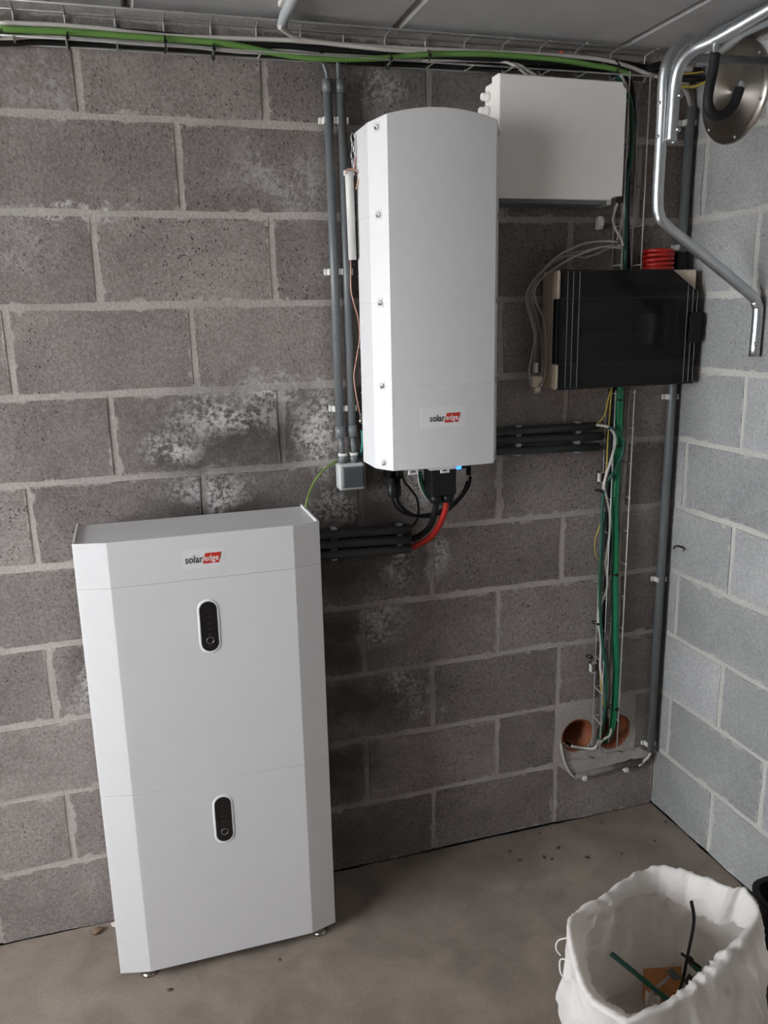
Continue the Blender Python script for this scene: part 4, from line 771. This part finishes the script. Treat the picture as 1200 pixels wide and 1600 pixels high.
# ------------------------------------------------------------------ cables in the vertical tray
for name, key, r, mt, lab in (
    ('green_tube', 'vg_main', 0.0098, M_CTUBE, 'thick emerald-green tube running down the vertical tray into the wall'),
    ('green_cable', 'vg_dark', 0.0042, M_CDKG, 'dark green cable crossing the thick green tube and running down left of it'),
    ('white_cable', 'vw1', 0.0040, M_CWHITE, 'white cable winding down the left side of the vertical tray'),
    ('white_cable', 'vw2', 0.0040, M_CWHITE, 'white cable left of the green tube, bending into the pipe sleeve'),
    ('grey_cable', 'vg3', 0.0032, M_CGREY, 'grey cable straight down the right side of the vertical tray'),
    ('yellow_wire', 'vy1', 0.0024, M_CYEL, 'yellow wire from the dark conduits up to the breaker panel'),
    ('yellow_wire', 'vy2', 0.0022, M_CYEL, 'yellow wire hanging straight below the breaker panel'),
    ('yellow_wire', 'vy3', 0.0018, M_CYEL, 'yellow wire bowing out left of the vertical tray'),
    ('yellow_wire', 'vy4', 0.0022, M_CYEL, 'yellow wire right beside the green tube halfway down'),
    ('yellow_wire', 'vy5', 0.0022, M_CYEL, 'yellow wire low in the tray above the left pipe sleeve'),
    ('black_cable', 'vb1', 0.0070, M_CBLACK, 'black cable left of the green tube in the vertical tray'),
    ('black_cable', 'vb2', 0.0065, M_CBLACK, 'black cable at the back of the vertical tray'),
    ('green_cable', 'vteal', 0.0036, M_CDKG, 'thin dark green cable along the left wires of the vertical tray'),
    ('white_cable', 'w_hole', 0.0034, M_CWHITE, 'white cable looping out of the left pipe sleeve to the level conduit'),
    ('white_cable', 'w_hole2', 0.0026, M_CGREY, 'grey cable looping out of the left pipe sleeve beside the white one'),
    ('white_cable', 'w_end', 0.0046, M_CWHITE, 'short white cable end below the corner conduit')):
    cable(name, key, r, mt, lab, 'wire' if 'wire' in name else ('tube' if 'tube' in name else 'cable'), 10, 5)

# ------------------------------------------------------------------ white cable box
cb = empty('cable_box', (1.315, -0.05, 1.833), 'large plain white cable box on the wall under the ceiling tray', 'box')
MB().box((1.146, -0.060, 1.831), (1.484, -0.0042, 2.108), 0.006, 2).build('base', M_WHITE2, cb)
lid = MB().prism([(1.1415, 1.838), (1.455, 1.838), (1.455, 1.848), (1.4875, 1.848), (1.4875, 2.098), (1.476, 2.098), (1.476, 2.113), (1.1415, 2.114)], 'y', -0.100, -0.058)
bmesh.ops.bevel(lid.bm, geom=[e for e in lid.bm.edges if all(v.co.y < -0.099 for v in e.verts)], offset=0.003, segments=2, profile=0.5, affect='EDGES')
lid.build('lid', M_WHITE2, cb)
MB().box((1.150, -0.088, 1.828), (1.450, -0.0042, 1.8385), 0.001, 1).build('base_shade_strip', M_PVC, cb)  # dark strip standing in for shade on the box base
for z, r, l in ((2.078, 0.009, 0.020), (2.045, 0.010, 0.026), (1.99, 0.008, 0.006)):
    MB().lathe([(r*1.3, 0), (r*1.3, l*0.4), (r, l*0.45), (r, l*0.9), (r*0.8, l), (0, l)], (1.1465, -0.030, z), '-x', 14).build('cable_entry', M_WHITE2, cb)
tag(MB().box((1.468, -0.028, 1.775), (1.480, -0.0042, 1.808), 0.002, 1).box((1.470, -0.034, 1.783), (1.478, -0.027, 1.800), 0.001, 1).build('junction_terminal', M_CLIP), 'small white terminal on the wall under the cable box corner', 'terminal')

# ------------------------------------------------------------------ breaker panel
pn = empty('breaker_panel', (1.522, -0.05, 1.368), 'beige breaker panel with a smoked transparent door', 'breaker panel')
PX0, PX1, PZ0, PZ1 = 1.316, 1.730, 1.366, 1.668
MB().box((PX0, -0.070, PZ0), (PX1, -0.0042, PZ1), 0.007, 2).build('back_box', M_BEIGE, pn)
# front frame with an opening for the breakers
fz0, fz1 = 1.432, 1.597
m = MB().box((PX0-0.001, -0.094, PZ0), (PX1+0.001, -0.069, fz0), 0.003, 1).box((PX0-0.001, -0.094, fz1), (PX1+0.001, -0.069, PZ1), 0.003, 1).box((PX0+0.010, -0.088, fz0-0.002), (PX0+0.045, -0.069, fz1+0.002)).box((PX1-0.045, -0.090, fz0-0.002), (PX1+0.0005, -0.069, fz1+0.002))
fr = m.build('front_frame', M_BEIGE, pn)
MB().box((PX0+0.012, -0.073, fz0-0.002), (PX1-0.012, -0.0702, fz1+0.002)).build('recess_plate', M_BRK, pn)
for i in range(13):
    x = PX0+0.062+0.0178*i
    b4 = MB().box((x, -0.086, 1.475), (x+0.0172, -0.072, 1.555), 0.001, 1).build('breaker', M_BRK, pn)
    MB().box((x+0.004, -0.092, 1.506), (x+0.013, -0.085, 1.522), 0.001, 1).build('toggle', M_BLACK, b4)
door = MB().prism([(PX0+0.004, PZ0+0.002), (PX1-0.001, PZ0+0.002), (PX1+0.002, 1.432), (PX1+0.002, 1.607), (PX1-0.085, PZ1-0.001), (PX0+0.004, PZ1-0.001), (PX0+0.004, fz1), (PX0-0.003, fz1), (PX0-0.003, fz0), (PX0+0.004, fz0)], 'y', -0.1085, -0.0955)
dr = door.build('door', M_SMOKE, pn)
MB().box((PX0-0.003, -0.0958, fz0), (PX0+0.016, -0.072, fz1), 0.002, 1).build('hinge', M_BLACK, dr)
for x in (PX0+0.018, PX0+0.034, PX0+0.052, PX1-0.034, PX1-0.018, PX1-0.004):
    z1 = PZ1-0.004 if x < 1.6 else 1.607+(PX1+0.002-x)*0.68
    MB().box((x-0.0008, -0.1098, PZ0+0.004), (x+0.0008, -0.1080, z1), 0.0003, 1).build('rib', M_PVC, dr)  # rib grey stands in for light caught on the edges
for z in (fz0, fz1): MB().box((PX0, -0.1092, z-0.0015), (PX1, -0.1082, z+0.0015)).build('door_line', M_BLACK, dr)
MB().box((PX0+0.002, -0.110, PZ1-0.003), (PX1-0.086, -0.094, PZ1+0.0005)).build('door_edge', M_BLACK, dr)
MB().box((PX0+0.002, -0.110, PZ0+0.0005), (PX1-0.001, -0.094, PZ0+0.004)).build('door_edge', M_BLACK, dr)
MB().prism([(PX1-0.026, 1.484), (PX1-0.020, 1.478), (PX1+0.005, 1.478), (PX1+0.006, 1.556), (PX1-0.018, 1.557), (PX1-0.025, 1.548), (PX1-0.0235, 1.516)], 'y', -0.120, -0.095).build('latch', M_BLACK, dr)
MB().box((PX1-0.083, -0.0940, 1.462), (PX1-0.080, -0.0925, 1.545)).box((PX1-0.086, -0.0940, 1.490), (PX1-0.078, -0.0925, 1.502)).build('scale_mark', M_PVCL, fr)

# grey communication cables looping round the panel's left side
for key, lab in (('lp1', 'outermost grey cable looping down the left side of the breaker panel'), ('lp2', 'second grey cable from the outside of the loop left of the panel'), ('lp3', 'grey cable of the loop that sags lowest above the breaker panel'), ('lp4', 'innermost grey cable of the loop, lying on the panel side')):
    cable('data_cable', key, 0.0030, M_CGREY, lab, 'cable', 8, 5, 'grey loop cables beside the panel')
cable('data_cable', 'lp0', 0.0034, M_CGREY, 'grey cable hanging out from under the white cable box, left one', 'cable', 8, 5)
cable('data_cable', 'lp00', 0.0030, M_CGREY, 'grey cable hanging out from under the white cable box, right one', 'cable', 8, 5)
pp = [Vector(p) for p in D['plugs']]
cn = empty('cable_connector', pp[1], 'beige cable connector at the bottom of the grey cable loop', 'connector')
MB().box(pp[1]+Vector((-0.016, -0.010, -0.013)), pp[1]+Vector((0.016, 0.012, 0.016)), 0.005, 2).build('body', M_BEIGE, cn)
MB().box(pp[1]+Vector((-0.008, -0.008, -0.026)), pp[1]+Vector((0.010, 0.008, -0.012)), 0.003, 1).build('nose', M_BEIGE, cn)
tag(MB().box(pp[0]+Vector((-0.006, -0.006, -0.012)), pp[0]+Vector((0.005, 0.006, 0.014)), 0.0015, 1).build('cable_plug', M_CLIP), 'white plug tip above the beige cable connector', 'plug')
tag(MB().box(pp[2]+Vector((-0.006, -0.006, -0.005)), pp[2]+Vector((0.010, 0.006, 0.007)), 0.0015, 1).build('cable_plug', M_PVCL), 'pale clear plug below the beige cable connector', 'plug')

# red coil standing on the panel
rc = empty('cable_coil', (1.64, -0.05, 1.668), 'coil of red cable on top of the breaker panel', 'coil')
for k in range(5):
    MB().sweep([(1.640+0.038*math.cos(a), -0.048+0.034*math.sin(a), 1.675+0.0105*k+0.002*math.sin(a+k)) for a in [2*math.pi*i/24 for i in range(24)]], 0.0056, 8, close=True).build('turn', M_CRED, rc)
MB().box((1.690, -0.060, 1.6685), (1.722, -0.020, 1.716), 0.004, 1).build('black_holder', M_BLACK, rc)
MB().lathe([(0.028, 0.0), (0.028, 0.045), (0.010, 0.052), (0.006, 0.056), (0, 0.056)], (1.640, -0.048, 1.6685), 'z', 16).build('core', M_BLACK, rc)

# ------------------------------------------------------------------ conduits under the ceiling
cc = empty('ceiling_conduit', (0.64, -0.6, 2.20), 'light grey conduit on the ceiling ending at the cable tray', 'conduit')
MB().sweep([(0.640, -0.045, 2.192), (0.640, -0.062, 2.198), (0.639, -0.09, 2.2025), (0.630, -1.60, 2.2025)], 0.0115, 14, hollow=0.85).build('tube', M_PVCL, cc)
MB().box((0.617, -0.185, 2.203), (0.630, -0.125, 2.2145), 0.002, 1).build('clip', M_CLIP, cc)
for x, y0, nm in ((1.700, -0.13, 'grey ceiling conduit near the right wall with a white end, the lower one'), (1.652, -0.10, 'grey ceiling conduit near the right wall, the one farther from it')):
    c = empty('ceiling_conduit', (x, y0, 2.20), nm, 'conduit', 'ceiling conduits by the right wall')
    MB().sweep([(x+0.02, y0, 2.186), (x, y0-0.12, 2.198), (x, y0-1.4, 2.200)], 0.0135, 14, hollow=0.85).build('tube', M_PVCL if x > 1.69 else M_PVC, c)
    MB().sweep([(x+0.0205, y0+0.004, 2.1855), (x+0.018, y0-0.012, 2.187)], 0.0142, 14, hollow=0.9).build('end_ring', M_CLIP, c)

# ------------------------------------------------------------------ bent tube rack with hook on the right wall
rk = empty('tube_rack', (1.74, -0.32, 1.447), 'galvanised bent tube rack fixed to the right wall, with a rubber-covered hook', 'rack')
TR = 0.0128
MB().sweep(smooth_path(D['hang2'], 6), TR, 18, hollow=0.86).build('lower_tube', M_GALV, rk)
MB().sweep(smooth_path(D['hang1']+[(1.66, -0.63, 2.190), (1.745, -0.70, 2.190)], 6), TR, 18, hollow=0.86).build('upper_tube', M_GALV, rk)
MB().sweep([(1.7350, -0.362, 2.150), (1.7400, -0.36, 1.985), (1.7400, -0.36, 1.880)], TR, 18, hollow=0.86).build('wall_tube', M_GALV, rk)
MB().sweep([(1.500, -0.288, 2.1185), (1.757, -0.288, 2.1245)], 0.0095, 14).build('cross_bar', M_PVC, rk)
for z in (2.020, 1.951):
    MB().lathe([(0.0065, -0.004), (0.0065, 0.002), (0.005, 0.0045), (0, 0.0055)], (1.4535, -0.3592, z), (0.35, -0.94, 0), 10).build('bolt', M_STEEL, rk)
    MB().lathe([(0.004, 0), (0.004, 0.003), (0, 0.0035)], (1.4263, -0.325, z-0.008), '-x', 8).build('bolt_end', M_STEEL, rk)
MB().lathe([(0.006, -0.003), (0.006, 0.001), (0.002, 0.0015), (0.0015, 0.0005), (0, 0.0005)], (1.7345, -0.3315, 1.478), (-0.45, -0.9, 0), 10).build('bolt', M_STEEL, rk)
hp = smooth_path(D['hook'], 6); i0, i1 = 6, len(hp)-8
MB().sweep(hp, 0.0062, 12).build('hook_rod', M_GALV, rk)
MB().sweep(hp[i0+1:i1+2], 0.0105, 14).build('rubber_sleeve', M_RUBBER, rk)
MB().lathe([(0.008, -0.006), (0.008, 0.002), (0.005, 0.004), (0, 0.004)], (1.4985, -0.412, 2.104), (0.2, -0.9, -0.2), 10).build('bolt', M_STEEL, rk)

# round stainless plate on the right wall
dp = empty('wall_plate', (1.757, -0.162, 2.088), 'round stainless steel cover plate high on the right wall', 'cover plate')
MB().lathe([(0.118, -0.004), (0.119, 0.002), (0.116, 0.006), (0.104, 0.007), (0.099, 0.004), (0.095, 0.0035), (0.060, 0.006), (0.050, 0.007), (0, 0.0075)], (1.756, -0.162, 2.088), '-x', 48).build('disc', M_BRUSHED, dp)
for k in range(6):
    a = math.radians(20+60*k)
    MB().lathe([(0.0045, 0), (0.0045, 0.0025), (0.002, 0.0035), (0, 0.0035)], (1.7495, -0.162+0.108*math.cos(a), 2.088+0.108*math.sin(a)), '-x', 8).build('rivet', M_STEEL, dp)
tag(MB().sweep(smooth_path([(1.753, -0.040, 0.872), (1.747, -0.055, 0.884), (1.744, -0.075, 0.889), (1.748, -0.092, 0.887), (1.747, -0.094, 0.879)], 5), 0.0022, 6).build('wire_stub', M_CBLACK), 'short black wire stub poking from the right wall', 'wire')

# ------------------------------------------------------------------ rubble sack
sack = empty('rubble_sack', (1.20, -0.83, 0), 'open white woven rubble sack standing on the floor', 'sack')
rim = D['rim']; NR = 6
def closed(P, k):
    P = [Vector(p) for p in P]; n = len(P); out = []
    for i in range(n):
        a, b5, c5, d5 = P[i-1], P[i], P[(i+1) % n], P[(i+2) % n]
        for j in range(k):
            t = j/k; out.append(0.5*((2*b5)+(c5-a)*t+(2*a-5*b5+4*c5-d5)*t*t+(3*b5-a-3*c5+d5)*t**3))
    return out
rimS = closed(rim, 10); n = len(rimS); rs = random.Random(21)
cen = Vector((1.145, -0.880, 0.4)); bc = Vector((1.235, -0.815, 0.004))
from mathutils import noise as mnoise
m = MB(); rings = []
def basep(i):
    a = math.atan2(rimS[i].y-cen.y, rimS[i].x-cen.x)
    return bc+Vector((0.185*math.cos(a), 0.165*math.sin(a), 0)), a
J = 44
for jn in range(J+1):
    t = jn/J; ring = []
    for i in range(n):
        b6, a = basep(i); q = rimS[i]
        p = q.lerp(b6, t); outw = Vector((math.cos(a), math.sin(a), 0))
        p = p+outw*(0.022*math.sin(math.pi*t))
        w = mnoise.noise(Vector((3.2*math.cos(a), 3.2*math.sin(a), 4.5*p.z)))*0.020+mnoise.noise(Vector((9*math.cos(a)+5, 9*math.sin(a), 13*p.z)))*0.009
        w += (abs(mnoise.noise(Vector((2.6*a, 7*p.z+1.5*a, 3.3))))-0.25)*0.022
        w += (0.3-abs(mnoise.noise(Vector((14*p.x+3, 14*p.y, 11*p.z)))))*0.020+(0.3-abs(mnoise.noise(Vector((30*p.x, 30*p.y+7, 24*p.z)))))*0.009
        p = p+outw*w*min(1, 0.25+3*t)*(1 if t < 0.97 else 0.3)
        if jn == 0: p.z += rs.uniform(-0.0022, 0.0022)+0.007*mnoise.noise(Vector((5*math.cos(a), 5*math.sin(a), 2)))
        p.z = max(p.z, 0.002)
        ring.append(m.bm.verts.new(p))
    rings.append(ring)
for A, B in zip(rings[:-1], rings[1:]):
    for i in range(n): m.bm.faces.new((A[i], A[(i+1) % n], B[(i+1) % n], B[i])).smooth = True
m.bm.faces.new(rings[-1])
# cuff turned inwards and hanging down inside, wide on the right, narrow in front
prev = rings[0]; NH = 9
for s_ in range(1, NH+1):
    cur = []; f = s_/NH
    for i in range(n):
        b6, a = basep(i); outw = Vector((math.cos(a), math.sin(a), 0)); q = rings[0][i].co
        wid = 0.026+0.012*mnoise.noise(Vector((2.2*math.cos(a)+9, 2.2*math.sin(a), 0)))+0.005*mnoise.noise(Vector((11*math.cos(a), 11*math.sin(a), 4)))
        wid += 0.085*max(0.0, math.cos(a-0.35))**3
        wid *= 0.45+0.55*max(0.0, min(1.0, 0.6+math.sin(a-0.1)))
        dirn = (b6-q).normalized()
        roll = 0.006*math.sin(min(1.0, f*3)*math.pi)
        wr = 0.007*mnoise.noise(Vector((20*math.cos(a), 20*math.sin(a), 9*f)))+0.004*mnoise.noise(Vector((45*math.cos(a), 45*math.sin(a), 20*f)))
        cur.append(m.bm.verts.new(q+dirn*wid*f-outw*(0.016*min(1.0, f*2.5)+f*(0.012+wr))+Vector((0, 0, roll))))
    for i in range(n): m.bm.faces.new((prev[i], prev[(i+1) % n], cur[(i+1) % n], cur[i])).smooth = True
    prev = cur
bag = m.build('sack_body', M_CLOTH, sack)
sd = bag.modifiers.new('thick', 'SOLIDIFY'); sd.thickness = 0.0012
for pts in ([(0.962, -0.838, 0.385), (0.945, -0.832, 0.378), (0.938, -0.838, 0.366), (0.946, -0.842, 0.352)], [(0.945, -0.885, 0.375), (0.930, -0.870, 0.372), (0.925, -0.880, 0.352), (0.932, -0.892, 0.345), (0.941, -0.893, 0.352)]):
    MB().sweep(smooth_path(pts, 4), 0.0014, 5).build('loose_thread', M_SACK, sack)
# its contents
tag(MB().sweep(D['gstrip'], 0.0062, 8, squash=0.5).build('green_strip', M_CDKG), 'long dark green plastic strip lying inside the sack', 'strip')
tag(MB().sweep(D['gstrip2'], 0.0070, 8, squash=0.5).build('green_strip', M_CDKG), 'short dark green strip at the right inside the sack', 'strip')
bt = empty('long_cable_tie', D['btie'][-1], 'long black cable tie sticking up inside the sack', 'cable tie')
MB().sweep(smooth_path(D['btie'], 6), 0.0042, 8, squash=0.5).build('band', M_CBLACK, bt)
tag(MB().sweep(smooth_path(D['btie2'], 5), 0.0032, 7).box(Vector(D['btie2'][1])-Vector((0.006, 0.006, 0.005)), Vector(D['btie2'][1])+Vector((0.006, 0.006, 0.005)), 0.001, 1).build('short_cable_tie', M_CBLACK), 'short black cable tie crossing the long one in the sack', 'cable tie')
ob = [Vector(p) for p in D['obox']]
m = MB(); lo = [m.bm.verts.new((p.x, p.y, 0.012)) for p in ob]; hi = [m.bm.verts.new((p.x, p.y, 0.078+0.008*(i in (0, 1)))) for i, p in enumerate(ob)]
m.bm.faces.new(lo[::-1]); m.bm.faces.new(hi)
for i in range(4): m.bm.faces.new((lo[i], lo[(i+1) % 4], hi[(i+1) % 4], hi[i]))
ct = empty('carton', ob[0]*0.5+ob[2]*0.5, 'crushed orange carton at the bottom of the sack', 'carton')
m.build('carton_body', M_ORANGE, ct)
c0 = ob[0]*0.35+ob[1]*0.65
MB().box((c0.x-0.010, c0.y-0.035, 0.083), (c0.x+0.008, c0.y-0.008, 0.0865)).build('dark_print', M_PVC, ct)
for i, (px, py, pz, a) in enumerate(((1.255, -0.80, 0.075, 0.4), (1.300, -0.79, 0.07, 1.2), (1.345, -0.765, 0.08, 2.0), (1.22, -0.77, 0.07, 0.9), (1.285, -0.85, 0.08, 2.6), (1.20, -0.83, 0.06, 0.2), (1.33, -0.72, 0.07, 1.7))):
    m = MB(); u, v = Vector((math.cos(a), math.sin(a), 0.25)), Vector((-math.sin(a), math.cos(a), 0.15)); c = Vector((px, py, pz))
    g = [[c+u*(0.022*(q-1.5))+v*(0.016*(r-1))+Vector((0, 0, 0.008*((q+r) % 2))) for q in range(4)] for r in range(3)]
    vv = [[m.bm.verts.new(p) for p in row] for row in g]
    for r in range(2):
        for q in range(3): m.bm.faces.new((vv[r][q], vv[r][q+1], vv[r+1][q+1], vv[r+1][q]))
    o = m.build('paper_scrap', (M_PAPER, M_PAPER, M_CRUMB)[i % 3]); o.modifiers.new('thick', 'SOLIDIFY').thickness = 0.001
    tag(o, 'crumpled scrap of packaging at the bottom of the sack', 'scrap', 'scraps in the sack')
for i, (pts, mt, nm) in enumerate((([(1.24, -0.86, 0.10), (1.27, -0.80, 0.095), (1.32, -0.77, 0.10)], M_CWHITE, 'white cable offcut lying on the scraps in the sack'), ([(1.30, -0.87, 0.10), (1.34, -0.80, 0.10), (1.36, -0.74, 0.11)], M_CBLACK, 'black cable offcut at the right inside the sack'), ([(1.19, -0.80, 0.09), (1.23, -0.75, 0.09), (1.29, -0.73, 0.10)], M_CGREY, 'grey cable offcut beside the orange carton in the sack'))):
    tag(MB().sweep(smooth_path(pts, 6), 0.004, 8).build('cable_offcut', mt), nm, 'cable')
# black tub behind the sack
tb = empty('black_tub', (1.645, -0.80, 0), 'black plastic tub beside the right wall, partly behind the sack', 'tub')
m = MB(); lv = [(0.0, 0.085), (0.215, 0.100), (0.218, 0.108), (0.228, 0.108), (0.228, 0.098), (0.02, 0.082)]; rg = []
for z, r in lv: rg.append([m.bm.verts.new((1.645+(r*math.copysign(abs(math.cos(a))**0.45, math.cos(a))), -0.80+1.35*r*math.copysign(abs(math.sin(a))**0.45, math.sin(a)), z)) for a in [2*math.pi*(i+0.5)/32 for i in range(32)]])
for A, B in zip(rg[:-1], rg[1:]):
    for i in range(32): m.bm.faces.new((A[i], A[(i+1) % 32], B[(i+1) % 32], B[i]))
m.bm.faces.new(rg[0][::-1]); m.bm.faces.new(rg[-1])
m.build('tub_body', M_RUBBER, tb)

# ------------------------------------------------------------------ bits on the floor
def chip(name, loc, r, mt, label, group=None, seed=0, flat=0.5):
    rq = random.Random(seed); m = MB(); bmesh.ops.create_icosphere(m.bm, subdivisions=1, radius=1.0)
    for v in m.bm.verts:
        k = rq.uniform(0.65, 1.2); v.co = Vector((v.co.x*r*k*1.3, v.co.y*r*k, max(v.co.z, -0.5)*r*k*flat))
    zmin = min(v.co.z for v in m.bm.verts)
    o = m.build(name, mt); o.location = (loc[0], loc[1], -zmin); o.rotation_euler.z = rq.uniform(0, 6); return tag(o, label, 'debris', group)
chip('stone_flake', (0.037, -0.036, 0), 0.014, M_STONE, 'brown stone flake on the floor left of the battery cabinet', None, 4, 0.7)
chip('mortar_flake', (0.085, -0.022, 0), 0.012, M_PAPER, 'pale mortar flake on the floor against the battery cabinet', None, 9, 0.5)
for i, p in enumerate(D['crumbs']):
    chip('dark_crumb', p, (0.0065, 0.005, 0.006, 0.004, 0.0045, 0.004)[i % 6], M_CRUMB, 'small dark crumb of debris on the concrete floor', 'dark crumbs on the floor', 30+i, 0.5)
